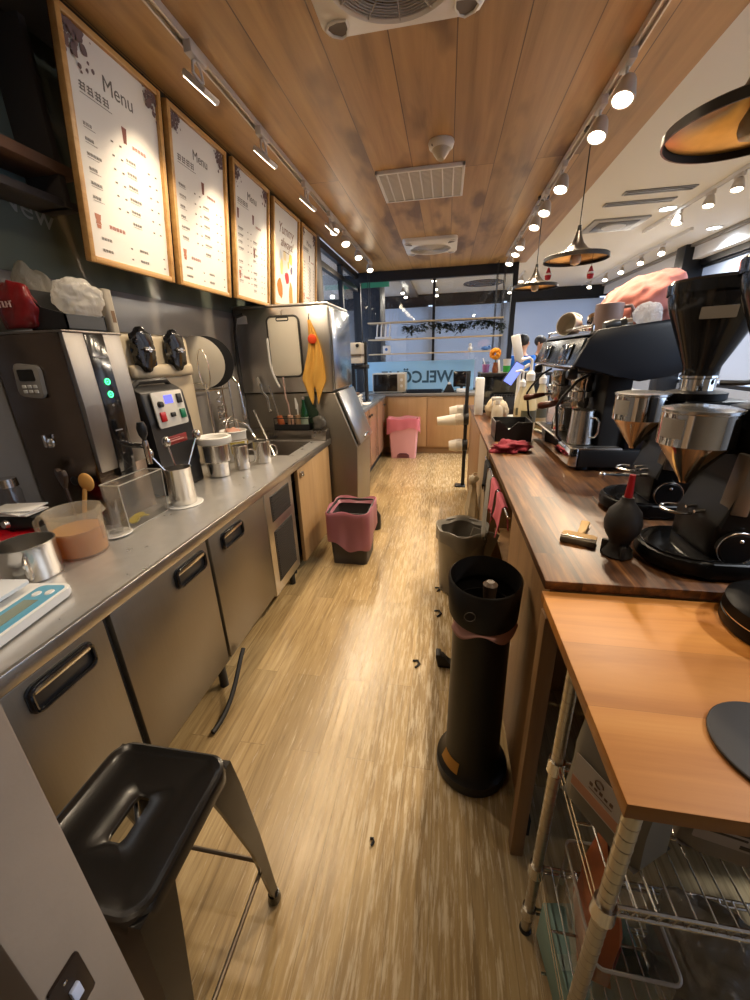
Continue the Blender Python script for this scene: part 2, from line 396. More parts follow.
# cafe windows to the street (right and far): glass with pulled roller blinds
n = 1
for y0, y1 in ((-1.5, 1.6), (1.7, 4.6), (4.7, 7.6), (7.7, 10.8)):
    w = MB(); w.box(3.72, y0, 0.95, 3.80, y0+.06, 2.62); w.box(3.72, y1-.06, 0.95, 3.80, y1, 2.62); w.box(3.72, y0, 0.95, 3.80, y1, 1.0)
    o = struct('window_%d' % n, w, FRAME)
    MB().box(3.765, y0+.05, 0.98, 3.775, y1-.05, 2.62).build('pane', GLASS, o)
    n += 1
for x0, x1 in ((-4.1, -2.3), (-2.2, -0.5), (-0.4, 1.3), (1.4, 3.48)):
    w = MB(); w.box(x0, 10.9, 0.6, x0+.06, 10.98, 2.66); w.box(x1-.06, 10.9, 0.6, x1, 10.98, 2.66); w.box(x0, 10.9, 0.6, x1, 10.98, .65)
    o = struct('window_%d' % n, w, FRAME)
    MB().box(x0+.05, 10.94, 0.62, x1-.05, 10.95, 2.66).build('pane', GLASS, o)
    n += 1
BLW = film('blind_cloth', '#9c9fa6', 0.0, 0.8)
for i, (y0, y1) in enumerate(((-1.5, 1.6), (1.7, 4.6), (4.7, 7.6), (7.7, 10.8))):
    if i == 0: continue
    t = thing('roller_blind', ['', 'grey roller blind on the right side window nearest the coffee grinders', 'grey roller blind on the right side window behind the pink bag', 'grey roller blind on the farthest right side window'][i], 'blind', (3.69-.03*(i % 2), (y0+y1)/2, 2.62), 0, 'roller blinds in the cafe windows')
    MB().grid(lambda u, v: (0.006*math.sin(v*9), (u-.5)*(y1-y0+.16), -0.03-1.55*v), 8, 10).build('cloth', BLW, t)
    MB().cyl((0, -(y1-y0-.1)/2, -.02), (0, (y1-y0-.1)/2, -.02), .022).build('roller', FRAME, t)
for i, (x0, x1) in enumerate(((-4.1, -2.3), (-2.2, -0.5), (-0.4, 1.3), (1.4, 3.48))):
    t = thing('roller_blind', ['grey roller blind far beyond the glass, at the left end', 'grey roller blind beyond the glass behind the dark column', 'grey roller blind beyond the glass behind the hanging shelves', 'grey blue roller blind in the far corner right of the dark window post'][i], 'blind', ((x0+x1)/2, 10.86-.03*(i % 2), 2.66), 0, 'roller blinds in the cafe windows')
    MB().grid(lambda u, v: ((u-.5)*(x1-x0+.16), 0.006*math.sin(v*9), -0.03-1.98*v), 8, 10).build('cloth', BLW, t)
    MB().cyl((-(x1-x0-.1)/2, 0, -.02), ((x1-x0-.1)/2, 0, -.02), .022).build('roller', FRAME, t)

# glazed end of the kiosk
fr = MB()
fr.box(-1.44, 6.58, 2.56, 0.97, 6.66, 2.695); fr.box(-1.44, 6.58, 0, -1.35, 6.66, 2.56); fr.box(0.90, 6.58, 0, 0.97, 6.66, 2.56)
fr.box(-0.24, 6.60, 1.41, -0.20, 6.65, 2.56); fr.box(-1.44, 6.59, 0.86, 0.97, 6.65, 0.95)
wb = struct('window_9', fr, FRAME)
MB().box(-1.36, 6.62, 0.92, 0.92, 6.63, 2.58).build('pane', GLASS, wb)
fl = MB().box(-1.34, 6.612, 0.95, 0.43, 6.616, 1.41)
fl.build('frosted_film', film('frosted_film', '#b9dcf2', 0.0, 0.5), wb)
Mm = Matrix.Translation((0.10, 6.605, 1.08)) @ Matrix.Rotation(PI/2, 4, 'X') @ Matrix.Diagonal((-.93, 1, 1, 1))
MB().text('WELCÖME', 0.255, Mm, off=0.006).build('lettering', mat('decal_grey', '#3f5f75', 0.6), wb)
gs = MB().box(-1.335, 6.607, 2.49, -0.90, 6.617, 2.58)
gs.build('green_sign', mat('sign_green', '#3f9a76', 0.5), wb)
# glazed left side beyond the menu boards
fr = MB()
for y in (4.62, 5.58): fr.box(-1.44, y, 0, -1.38, y+.07, 2.695)
fr.box(-1.44, 4.62, 2.44, -1.38, 6.60, 2.50); fr.box(-1.44, 4.62, 2.62, -1.38, 6.60, 2.695); fr.box(-1.44, 4.62, 0.85, -1.38, 6.60, 0.93)
wl = struct('window_10', fr, FRAME)
MB().box(-1.413, 4.66, .93, -1.407, 6.58, 2.66).build('pane', GLASS, wl)
MB().box(-1.43, 4.66, 0, -1.39, 6.58, .86).build('panel', DARK_WALL, wl)
# columns in the room beyond
struct('trim_8', MB().box(-1.95, 7.9, 0, -1.25, 8.5, 2.9, .01), mat('column_dark', '#20252f', 0.5))
struct('trim_9', MB().box(3.4, 7.3, 0, 3.7, 7.55, 2.9, .01), FRAME)
struct('trim_7', MB().box(-0.95, 6.9, 2.84, -0.75, 10.8, 2.90, .004), GREY_LAM)

# ================================================================== LAMPS
LENS = emis('lamp_lens', (1.0, 0.90, 0.72), 14.0)
LENS_DIM = emis('lamp_lens_dim', (1.0, 0.86, 0.66), 5.0)
LENS_COOL = emis('lamp_lens_cool', (0.80, 0.90, 1.0), 14.0)
TRACKM = mat('track_aluminium', '#cfc6ba', 0.35, 0.3)
HEADM = mat('lamp_body', '#c9c1b6', 0.4, 0.1)
def track(name, label, x, y0, y1, z, m=TRACKM):
    t = thing(name, label, 'track', (x, (y0+y1)/2, z))
    h = (y1-y0)/2
    MB().prism([(-.018, 0), (.018, 0), (.018, -.03), (.011, -.03), (.011, -.012), (-.011, -.012), (-.011, -.03), (-.018, -.03)], 'Y', -h, h).build('rail', m, t)
    MB().box(-.018, -h-.05, -.032, .018, -h, 0, .003).build('end_cap', m, t)
    MB().box(-.018, h, -.032, .018, h+.03, 0, .003).build('end_cap', m, t)
    return t
def head(label, loc, aim, energy, color, group, flood=False, r=.042, z_top=2.665, lens=LENS, size=85, lit=True):
    """track spotlight: adapter box on the rail, bracket, tilting drum with a lens"""
    x, y, z = loc
    t = thing('track_spotlight', label, 'spotlight', (x, y, z_top), 0, group)
    d = (Vector(aim) - Vector(loc)).normalized()
    c = Vector((0, 0, z - z_top))
    q = Vector((0, 0, -1)).rotation_difference(d).to_matrix().to_4x4()
    MB().box(-.017, -.055, -.035, .017, .055, 0.004, .004).build('adapter', HEADM, t)
    Mq = Matrix.Translation(c) @ q
    if flood:      # flat paddle shaped flood head
        MB().box(-.055, -.055, -.0, .055, .055, .022, .006, M=Mq).build('lamp_head', HEADM, t)
        MB().box(-.047, -.047, -.003, .047, .047, .001, M=Mq).build('lens', lens, t)
        side = q.to_3x3() @ Vector((1, 0, 0))
        for s in (-1, 1): pass
        MB().tube([(0, 0, -.03), (0, .028, -.05), c + Vector((0, .035, .04)), c - d*.022], .006).tube([(0, 0, -.03), (0, -.028, -.05), c + Vector((0, -.035, .04)), c - d*.022], .006).build('bracket', HEADM, t)
    else:
        MB().lathe([(0, .085), (r*.55, .085), (r*.72, .07), (r, .012), (r, -.006), (r*.86, -.006), (r*.84, .004), (0, .004)], M=Mq, n=20).build('lamp_head', HEADM, t)
        MB().lathe([(r*.83, 0), (0, -.004)], M=Mq, n=20).build('lens', lens, t)
        MB().tube([(0, 0, -.03), (0, 0, -.05), c - d*.06 + Vector((.0, .0, .012))], .007).build('bracket', HEADM, t)
    if lit:
        lamp(t, 'SPOT', c + d*.012, energy, color, Vector(c + d), size, .7, .03)
        lamp(t, 'SPOT', c + (d*.014 if not flood else Vector((0, 0, -.05))), energy*(.45 if not flood else 2.3), color, Vector(c + d) if not flood else Vector(c + Vector((.25, 0, -1))), 176, 1.0, .04, 'wide_fill')  # second wide lamp added to each head to brighten walls and aisle
    return t
track('lighting_track', 'pale metal lighting track on the wood ceiling by the menu boards', -1.05, -0.6, 5.9, 2.695)
track('lighting_track', 'pale metal lighting track on the wood ceiling above the coffee bar', 0.735, -0.6, 6.0, 2.695)
GL = 'spotlights on the track by the menu boards'; GR = 'spotlights on the track above the coffee bar'
wh = ['above the first menu board, nearest the camera', 'above the second menu board', 'above the third menu board', 'above the fourth menu board', 'above the fifth menu board']
for i, y in enumerate((1.86, 2.47, 3.18, 3.80)):
    head('flat flood spotlight on the left ceiling track ' + wh[i], (-1.03, y+.06, 2.54), (-1.42, y+.10, 2.09), P_LEFT, WARM, GL, True, lens=LENS_DIM, size=75)
for i, (y, nm) in enumerate(((3.98, 'third last'), (4.40, 'second last'), (5.0, 'next to last'), (5.72, 'last, nearest the glass end'))):
    head('glowing round spotlight on the left ceiling track, ' + nm, (-1.03, y, 2.56), (-0.55, y-.9, 0.5), P_RIGHT*.5, WARM, GL, r=.045)
for i, (y, nm) in enumerate(((2.36, 'first bright one, largest in view'), (2.68, 'second bright one'), (3.37, 'third bright one, just before the pendant cord'), (3.85, 'fourth bright one'), (4.23, 'fifth bright one'), (4.95, 'sixth bright one'), (5.25, 'next to last'), (5.73, 'last, nearest the glass end'))):
    head('glowing round spotlight on the right ceiling track, ' + nm, (.722, y, 2.525), (0.10, y-.75, 0.0), P_RIGHT*(1.0 if i < 4 else .6), WARM, GR, r=.048)
# unseen heads added on both tracks to light the near end
for y in (0.2, 1.05):
    head('added unseen spotlight on the left ceiling track, lighting the near worktop', (-1.03, y, 2.54), (-1.15, y+.25, 0.8), P_LEFT*.7, WARM, 'added spotlights out of view')
for y in (0.55,):
    head('added unseen spotlight on the right ceiling track, lighting the near aisle', (.735, y, 2.54), (0.25, y+1.0, 0.3), P_RIGHT*.5, WARM, 'added spotlights out of view')
from mathutils import noise
def crumple(c, sc, amp=0.25, freq=3.0, seed=0, sub=4, flat=None, M=None):
    """crumpled soft thing: noisy ball, optionally flattened at its base"""
    mb = MB(); r = bmesh.ops.create_icosphere(mb.bm, subdivisions=sub, radius=1.0)
    for v in r['verts']:
        p = v.co.copy(); o = Vector((seed*3.1, seed*1.7, seed*0.9))
        k = 1 + amp*(noise.noise(p*freq*0.5+o)*1.2) - amp*0.9*abs(noise.noise(p*freq+o)) + amp*0.4*noise.noise(p*freq*2.3+o)
        p = Vector((p.x*k*sc[0], p.y*k*sc[1], p.z*k*sc[2]))
        if flat is not None and p.z < -sc[2]*flat: p.z = -sc[2]*flat
        v.co = p
    T = Matrix.Translation(c); bmesh.ops.transform(mb.bm, matrix=T if M is None else T @ M, verts=r['verts'])
    mb.soft = True
    return mb

# ================================================================== LEFT RUN
XF = -0.965
t = thing('steel_worktop', 'long stainless steel worktop with a sunken sink along the left wall', 'worktop', (-1.34, 1.75, 0.85))
mb = MB(); xs = [-1.715, -1.60, -1.10, XF]; ys = [0.33, 2.57, 3.06, 3.19]
V = [[mb.bm.verts.new((x+1.34, y-1.75, 0)) for y in ys] for x in xs]
fs = [mb.bm.faces.new((V[i][j], V[i+1][j], V[i+1][j+1], V[i][j+1])) for i in range(3) for j in range(3) if (i, j) != (1, 1)]
e = bmesh.ops.extrude_face_region(mb.bm, geom=fs)
bmesh.ops.translate(mb.bm, vec=(0, 0, -.035), verts=[v for v in e['geom'] if isinstance(v, bmesh.types.BMVert)])
mb.build('top', STEEL_TOP, t)
MB().box(XF+1.34-.012, -1.42, -.045, XF+1.34+.004, 1.44, 0.0015, .003).build('front_edge', STEEL, t)
bs = MB(); d = -.24
a_ = [(-.26, .82), (.24, .82), (.24, 1.31), (-.26, 1.31)]; b_ = [(-.22, .86), (.20, .86), (.20, 1.27), (-.22, 1.27)]
for i in range(4):
    j = (i+1) % 4; bs.quad((*a_[i], 0), (*a_[j], 0), (*b_[j], d), (*b_[i], d))
bs.quad(*[(*p, d) for p in b_]); bmesh.ops.remove_doubles(bs.bm, verts=bs.bm.verts[:], dist=1e-5)
bs.build('sink_basin', STEEL_DARK, t, flip=False)
MB().lathe([(0, d+.004), (.04, d+.004), (.045, d+.001)], c=(0, 1.06, 0)).build('drain', CHROME_SOFT, t)
MB().box(-.37, 1.33, 0.0, .372, 1.438, .085, .004).build('upstand', STEEL_DARK, t)

# undercounter refrigerator: three steel doors and a compressor panel
t = thing('undercounter_fridge', 'stainless steel undercounter refrigerator with three doors and a grilled end panel', 'refrigerator', (-1.34, 1.3, 0))
MB().box(-.36, -.97, .15, .345, 1.0, .80, .004).build('body', mat('fridge_dark', '#1d1a16', 0.6), t)
def pocket_handle(parent, y, z, w=.19, h=.085, x=.0):
    rp_ = rpoly(y-w/2, z-h/2, y+w/2, z+h/2, .022)
    h_ = MB().prism(rp_, 'X', x, x+.006, .002).build('handle', BLACK, parent)
    MB().tube([(x+.010, yy, zz) for yy, zz in rpoly(y-w/2+.008, z-h/2+.008, y+w/2-.008, z+h/2-.008, .018, 4)], .0065, 8, True).build('handle_rim', BLACK_GLOSS, h_)
    MB().box(x+.004, y-w/2+.014, z+.016, x+.015, y+w/2-.014, z+.034, .004).build('grip', CHROME_SOFT, h_)
    return h_
XD = .368
for (y0, y1) in ((0.33, 0.79), (0.815, 1.315), (1.335, 1.865)):
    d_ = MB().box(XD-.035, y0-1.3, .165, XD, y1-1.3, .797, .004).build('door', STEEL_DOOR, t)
    MB().box(XD-.037, y0-1.3+.004, .16, XD-.034, y1-1.3-.004, .80).build('gasket', BLACK_MATT, d_)
    yc = {0.33: 0.64, 0.815: 1.19, 1.335: 1.51}[y0]
    pocket_handle(d_, yc-1.3, .735, x=XD)
vp = MB().box(XD-.03, 1.885-1.3, .13, XD-.006, 2.29-1.3, .797, .004).build('vent_panel', STEEL, t)
for z0, z1 in ((.60, .76), (.20, .54)):
    g = MB(); y0, y1 = 1.95-1.3, 2.23-1.3
    g.box(XD-.008, y0, z0, XD-.002, y1, z1, .003)
    for k in range(int((z1-z0)/.016)): g.box(XD-.003, y0+.012, z0+.008+k*.016, XD+.003, y1-.012, z0+.014+k*.016)
    g.build('grille', mat('grille_dark', '#2c2824', 0.5), vp)
for y in (.42, 1.32, 2.24):
    MB().cyl((.31, y-1.3, 0), (.31, y-1.3, .15), .02).build('leg', BLACK, t)
    MB().cyl((-.30, y-1.3, 0), (-.30, y-1.3, .15), .02).build('leg', BLACK, t)
hp = []
for i in range(19):
    a = PI*i/18; hp.append((-0.925 - .05*(1-math.sin(a*.5+.6)), 1.40 - .34*(i/18)**.8, 0.013 + .15*(1-i/18)**2.2))
tag(MB().tube(hp, .011, 8).build('drain_hose', RUBBER), 'black hose looping down to the floor under the middle fridge door', 'hose')

# cupboard under the sink with a pale wooden door
t = thing('sink_cupboard', 'cupboard under the sink with a pale vertical grained wooden door', 'cupboard', (-1.34, 2.76, 0))
MB().box(-.36, -.42, .10, .30, .42, .12).box(-.36, -.42, .12, .30, -.40, .80).box(-.36, .40, .12, .30, .42, .80).box(-.36, -.40, .12, -.345, .40, .80).build('body', BLACK_MATT, t)
d_ = MB().box(-.01, 0, .07, .018, .70, .795, .003, M=Matrix.Translation((.33, -.32, 0)) @ Matrix.Rotation(R(-1.5), 4, 'Z')).build('door', PLY, t)
MB().box(.350, -.29, .715, .366, -.245, .755, .004).box(.360, -.280, .725, .374, -.255, .735, .002).build('latch', CHROME_SOFT, d_)
for y in (-.38, .38):
    MB().cyl((.27, y, 0), (.27, y, .10), .02).build('leg', BLACK, t)

# ------------------------------------------------------------------ ice machine
t = thing('ice_machine', 'large stainless steel ice machine standing at the end of the left worktop', 'ice machine', (-1.32, 3.53, 0))
MB().box(-.39, -.33, 1.235, .40, .30, 1.885, .008).build('head_unit', STEEL, t)
MB().box(-.395, -.335, 1.885, .405, .305, 1.905, .006).build('lid', STEEL, t)
MB().box(.40, -.315, 1.25, .425, .285, 1.87, .008).build('front_panel', mat('steel_front', (.52, .54, .57), .2, 1.0), t)
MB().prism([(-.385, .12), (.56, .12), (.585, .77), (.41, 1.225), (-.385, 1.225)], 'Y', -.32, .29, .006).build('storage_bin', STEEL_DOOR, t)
md = Matrix.Translation((.505, 0, 1.01)) @ Matrix.Rotation(R(-21.0), 4, 'Y')
d_ = MB().box(0, -.29, -.245, .022, .26, .235, .006, M=md).build('bin_door', mat('steel_hatch', (.42, .43, .45), .3, 1.0), t)
MB().box(.022, -.10, -.225, .036, .07, -.195, .006, M=md).build('handle', CHROME_SOFT, d_)
for x in (-.32, .50):
    for y in (-.26, .24): MB().cyl((x, y, 0), (x, y, .12), .022).build('leg', BLACK, t)
MB().prism([(-.38, 1.775), (-.275, 1.775), (-.275, 1.835), (-.38, 1.835)], 'Y', -.3315, -.330).build('rating_label', PAPER, t)
tag(MB().tube([(-1.715+.02, 3.14, 1.22), (-1.69, 3.13, 1.5), (-1.68, 3.135, 1.72), (-1.66, 3.14, 1.82), (-1.60, 3.15, 1.84)], .012, 8).build('water_hose', RUBBER), 'black water hose rising beside the ice machine at the wall', 'hose')

t = thing('cutting_board', 'pale cutting board with dark rounded rim hanging on the ice machine', 'cutting board', (-1.29, 3.188, 1.36))
MB().prism(rpoly(-.125, 0.012, .125, .45, .035), 'Y', -.008, .004, .001).build('board', mat('board_cream', '#cfc8b8', 0.5), t)
MB().tube([(x, -.002, z) for x, z in rpoly(-.132, .005, .132, .457, .042, 5)], .009, 8, True).box(-.05, -.009, .452, .05, .004, .466, .003).build('rim', mat('board_rim', '#35332f', .5), t)
MB().tube([(x, -.006, z) for x, z in rpoly(-.05, .425, .05, .448, .011, 4)], .006, 6, True).build('handle_slot', BLACK, t)
MB().tube([(0, .006, .452), (0, -.012, .47), (0, -.012, .49), (0, .006, .50)], .004, 6).build('hook', CHROME, t)
t = thing('curved_scraper', 'long thin white curved handle hanging left of the cutting board', 'utensil', (-1.42, 3.175, 1.30))
MB().tube([(-.01, 0, .36), (-.01, 0, .18), (.005, 0, .09), (.05, 0, -.02)], .010, 8).build('handle', WHITE, t)

t = thing('cleaning_cloth', 'yellow cloth with an orange patch hanging from a hook on the ice machine', 'cloth', (-1.06, 3.155, 1.80))
def cl(u, v):
    w = (.012 + .11*min(1, v*1.35)) * (1 if v < .72 else 1 - (v-.72)*2.6)
    x = (u-.5)*w*1.75 + .02*math.sin(v*5) + (0.02*v)
    return (x, .010*math.sin(u*15 + v*3)*min(1, v*3) - .005, -.02 - .57*v - .07*math.sin(u*PI*2.3+.6)*v*v)
MB().grid(cl, 26, 26).build('cloth', mat('cloth_yellow', '#d8a54c', .9, bump=.2, bscale=200), t, solid=.003)
MB().ball((.02, -.022, -.16), .036, (1, .35, 1)).build('orange_patch', mat('cloth_orange', '#d8491f', .9), t)
MB().tube([(0, .024, .02), (0, .0, .022), (0, -.008, .0), (0, -.002, -.02)], .004, 6).build('hook', CHROME, t)
# ------------------------------------------------------------------ on the left worktop, near to far
ZT = 0.8505
t = thing('kitchen_scale', 'white kitchen scale with blue key panel and grey display at the left edge', 'scale', (-1.20, 0.67, ZT), R(8))
MB().prism(rpoly(-.115, -.155, .13, .155, .03), 'Z', .006, .030, .005).build('body', WHITE, t)
MB().prism(rpoly(.035, -.14, .118, .142, .018), 'Z', .030, .0315).build('key_panel', mat('panel_blue', '#5fa0bd', .4), t)
MB().box(.052, -.125, .0315, .094, .065, .0325).build('display', mat('lcd_grey', '#7f8a7d', .25), t)
for y in (.095,):
    MB().lathe([(.011, 0), (.009, .003), (0, .003)], c=(.062, y, .0315), sy=1.3).build('button', WHITE, t)
    MB().lathe([(.011, 0), (.009, .003), (0, .003)], c=(.094, y+.008, .0315), sy=1.3).build('button', WHITE, t)
MB().prism(rpoly(-.13, -.17, .022, .13, .012), 'Z', .050, .060, .002).build('weighing_plate', mat('scale_plate', '#d5d8dc', .35), t)
MB().box(-.09, -.10, .03, -.01, .08, .05).build('plate_support', mat('scale_support', '#77736c', .5), t)
for x in (-.09, .10):
    for y in (-.13, .13): MB().cyl((x, y, 0), (x, y, .008), .012).build('foot', RUBBER, t)

def mug(label, loc, r, h, m, rz=0, handle=True, group=None, name='steel_mug', th=.0022, taper=1.0, hr=.006):
    t = thing(name, label, 'mug', loc, rz, group)
    rb = r*taper
    MB().lathe([(0, .0), (rb-.004, 0), (rb, .004), (r, h), (r-th, h), (rb-th, .006), (0, .006)], n=32).tube([(r*math.cos(a*PI/16), r*math.sin(a*PI/16), h) for a in range(32)], .0028, 6, True).build('cup', m, t)
    if handle:
        MB().tube([(r-.003, 0, h*.80), (r+.022, 0, h*.82), (r+.040, 0, h*.72), (r+.040, 0, h*.40), (r+.026, 0, h*.26), (r-.004, 0, h*.22)], hr, 8).build('handle', m, t)
    return t
mug('stainless steel cup with side handle standing behind the kitchen scale', (-1.33, 0.912, ZT), .080, .118, CHROME_SOFT, R(-42), hr=.007)

t = thing('measuring_jug', 'cloudy plastic measuring jug with amber liquid inside, beside the steel cup', 'jug', (-1.30, 1.075, ZT), R(25))
JUG = film('cloudy_plastic', '#ece4d4', .72, .25)
MB().lathe([(0, 0), (.074, 0), (.078, .006), (.084, .165), (.089, .172), (.085, .172), (.0805, .165), (.075, .008), (0, .008)], n=36).build('jug_wall', JUG, t)
MB().prism([(-.02, .165), (.02, .165), (.0, .19)], 'X', .078, .098, M=Matrix.Translation((0, 0, -.012))).build('spout', JUG, t)
MB().lathe([(0, .009), (.0735, .009), (.077, .10), (0, .10)], n=32).build('liquid', film('amber_tea', '#f2b440', .12, .12), t)
MB().tube([(-.082, 0, .150), (-.105, 0, .153), (-.122, 0, .135), (-.122, 0, .07), (-.105, 0, .045), (-.076, 0, .04)], .009, 8).build('handle', JUG, t)
MB().box(.074, -.012, .05, .082, .012, .14, .003).build('scale_strip', JUG, t)

t = thing('wooden_spoon', 'pale wooden spoon standing up behind the measuring jug', 'spoon', (-1.44, 1.235, ZT))
MB().tube([(.03, -.05, .0), (.035, -.02, .12), (.04, 0, .19)], .008, 8).ball((.045, .01, .215), .033, (1, .45, 1.15)).build('spoon', mat('spoon_wood', '#c9954e', .6), t)
t = thing('heart_spatula', 'dark brown heart shaped spatula leaning in front of the wooden spoon', 'spatula', (-1.405, 1.165, ZT+.045))
hs = [(0, -.035), (.028, -.008), (.045, .020), (.036, .040), (.016, .040), (0, .026), (-.016, .040), (-.036, .040), (-.045, .020), (-.028, -.008)]
MB().prism(hs, 'Y', -.008, .008, .004, M=Matrix.Translation((0, 0, .205)) @ Matrix.Rotation(R(-25), 4, 'Z')).tube([(0, 0, .18), (.0, .005, .0)], .006, 8).build('spatula', mat('dark_brown_wood', '#33241b', .45), t)
t = thing('drinking_glass', 'clear glass on a white saucer between the jug and the water boiler', 'glass', (-1.30, 1.225, ZT+.0095))
MB().lathe([(0, .002), (.028, .002), (.034, .14), (.032, .14), (.026, .006), (0, .006)], n=28).build('tumbler', CLEAR, t)
tag(MB().lathe([(0, 0), (.04, 0), (.058, .006), (.056, .009), (.038, .004), (0, .004)], n=32).build('saucer', WHITE, loc=(-1.30, 1.225, ZT)), 'small white saucer under the clear glass', 'saucer')

t = thing('red_pouch', 'bright red foil pouch lying behind the steel cup at the left edge', 'pouch', (-1.575, 1.03, ZT))
crumple((0, 0, .05), (.14, .09, .06), .25, 3, 2, flat=.8).build('pouch', mat('foil_red', '#c01020', .25, spec=.8), t)
t = thing('black_gadget', 'black kitchen gadget with round silver knob resting on the red pouch', 'gadget', (-1.52, 1.06, ZT+.10))
MB().box(-.10, -.04, .0, .09, .05, .05, .016, M=Matrix.Rotation(R(12), 4, 'Z')).build('body', BLACK, t)
MB().lathe([(0, .012), (.012, .012), (.015, 0)], M=Matrix.Translation((0, -.047, .03)) @ Matrix.Rotation(R(90), 4, 'X')).build('knob', CHROME_SOFT, t)
t = thing('paper_napkins', 'small pile of white paper napkins on top of the black gadget', 'napkins', (-1.525, 1.07, ZT+.152))
for k, a in enumerate((4, -9, 13)):
    MB().box(-.08, -.045, k*.007, .075, .045, k*.007+.006, .002, M=Matrix.Rotation(R(a), 4, 'Z')).build('napkin', PAPER, t)
t = thing('glass_jar', 'narrow clear jar with a steel lid at the far left beside the water boiler', 'jar', (-1.665, 1.16, ZT))
MB().lathe([(0, 0), (.035, 0), (.037, .2), (.03, .215), (.03, .22), (0, .22)], n=24).build('jar', CLEAR, t)
MB().lathe([(0, .25), (.034, .25), (.036, .218), (0, .218)], n=24).build('lid', CHROME_SOFT, t)

# hot water boiler
t = thing('water_boiler', 'tall stainless steel water boiler with black control strip and green lights', 'water boiler', (-1.54, 1.44, ZT))
BROWN = brushed('steel_brown', (.20, .155, .125), .20, (1, 1, 3), .12)
MB().box(-.165, -.14, 0, .155, .13, .77, .006).build('body', BROWN, t)
MB().prism([(.155, .245), (.172, .235), (.178, .50), (.170, .768), (.155, .768)], 'Y', -.138, -.050, .002).build('front_panel', STEEL_BOILER, t)
MB().prism([(.155, .245), (.172, .235), (.178, .50), (.170, .768), (.155, .768)], 'Y', .040, .128, .002).build('front_panel', STEEL_BOILER, t)
bp = MB().prism([(.155, .200), (.174, .190), (.180, .50), (.172, .766), (.155, .766)], 'Y', -.050, .040, .002).build('control_strip', BLACK_GLOSS, t)
GRN = emis('green_led', (.05, .9, .25), 2.2)
for z in (.585, .535):
    MB().tube([(.181, -.005+.011*math.cos(a*PI/8), z+.011*math.sin(a*PI/8)) for a in range(16)], .0025, 6, True).box(.179, -.008, z-.003, .182, -.002, z+.003).build('button_light', GRN, bp)
MB().lathe([(.009, 0), (0, .002)], M=Matrix.Translation((.179, -.005, .492)) @ Matrix.Rotation(PI/2, 4, 'Y')).build('button', mat('btn_grey', '#6d6d70', .5), bp)
MB().box(.1805, -.028, .676, .1815, .018, .682).box(.1805, -.028, .387, .1815, .010, .392).build('printed_marks', mat('grey_print', '#85858a', .6), bp)
MB().box(-.17, -.145, .765, .176, .135, .774, .003).build('lid', STEEL_DARK, t)
ct = MB().prism(rpoly(-.055, -.06, .055, .06, .018), 'Y', -.157, -.141, .004, M=Matrix.Translation((-.02, 0, .60)) @ Matrix.Rotation(R(6), 4, 'Y')).build('timer', mat('timer_grey', '#8d8881', .4), t)
MB().prism(rpoly(-.036, .000, .036, .042, .006), 'Y', -.1590, -.156, .0, M=Matrix.Translation((-.02, 0, .60))).build('timer_display', mat('lcd_dark', '#23211f', .2), ct)
for i in range(3):
    for j in range(2): MB().box(-.054+i*.025, -.160, .556+j*.018, -.036+i*.025, -.156, .568+j*.018, .002).build('timer_key', WHITE, ct)
MB().lathe([(.022, 0), (.020, .006), (.006, .010), (0, .010)], M=Matrix.Translation((-.03, -.141, .36)) @ Matrix.Rotation(R(90), 4, 'X')).box(-.036, -.165, .345, -.024, -.148, .395, .004).build('latch', CHROME_SOFT, t)
for x, r_ in ((.03, .020), (.085, .028)):
    MB().lathe([(r_, 0), (r_*.8, .002), (r_*.8, -.0), (0, .001)], M=Matrix.Translation((x, -.1415, .20)) @ Matrix.Rotation(R(90), 4, 'X')).build('vent_hole', BLACK, t)
sp = MB().cyl((.172, .035, .315), (.245, .035, .312), .013).lathe([(.011, .03), (.013, 0), (.011, -.075), (.0, -.075)], c=(.252, .035, .305), n=20).build('spout', CHROME, t)
MB().lathe([(.006, .03), (.018, .055), (.021, .085), (.014, .11), (0, .113)], c=(.252, .035, .305), n=20).build('tap_lever', BLACK, sp)
t = thing('drip_tray', 'clear plastic drip tray with yellow slices under the water boiler tap', 'tray', (-1.345, 1.40, ZT))
tr = MB(); x0, x1, y0, y1, h = .0, .085, -.15, .10, .20
for q in (((x0, y0), (x1, y0)), ((x1, y0), (x1, y1)), ((x1, y1), (x0, y1)), ((x0, y1), (x0, y0))):
    (ax, ay), (bx, by) = q; tr.quad((ax*.94, ay*.94, .003), (bx*.94, by*.94, .003), (bx, by, h), (ax, ay, h))
tr.quad((x0, y0*.94, .003), (x1*.94, y0*.94, .003), (x1*.94, y1*.94, .003), (x0, y1*.94, .003))
tr.build('tray', film('tray_plastic', '#cfcac0', .80, .06), t)
MB().tube([(x0, y0, h), (x1, y0, h), (x1, y1, h), (x0, y1, h)], .0025, 6, True).tube([(x1*.94, y0*.94, .003), (x1, y0, h)], .0022, 6).tube([(x1*.94, y1*.94, .003), (x1, y1, h)], .0022, 6).tube([(x1*.94, y0*.94, .003), (x1*.94, y1*.94, .003)], .0022, 6).build('tray_edge_glint', film('tray_edge_glint', '#e6e2da', .35, .06), t)  # glints along the clear tray edges, put in as whitish tubes
for i, (yy, zz) in enumerate(((-.07, .02), (-.04, .028), (-.02, .02))):
    MB().lathe([(0, 0), (.022, 0), (.022, .006), (0, .006)], M=Matrix.Translation((.045, yy, zz)) @ Matrix.Rotation(R(30-25*i), 4, 'X')).build('lemon_slice', mat('lemon', '#c2ac1e', .5), t)

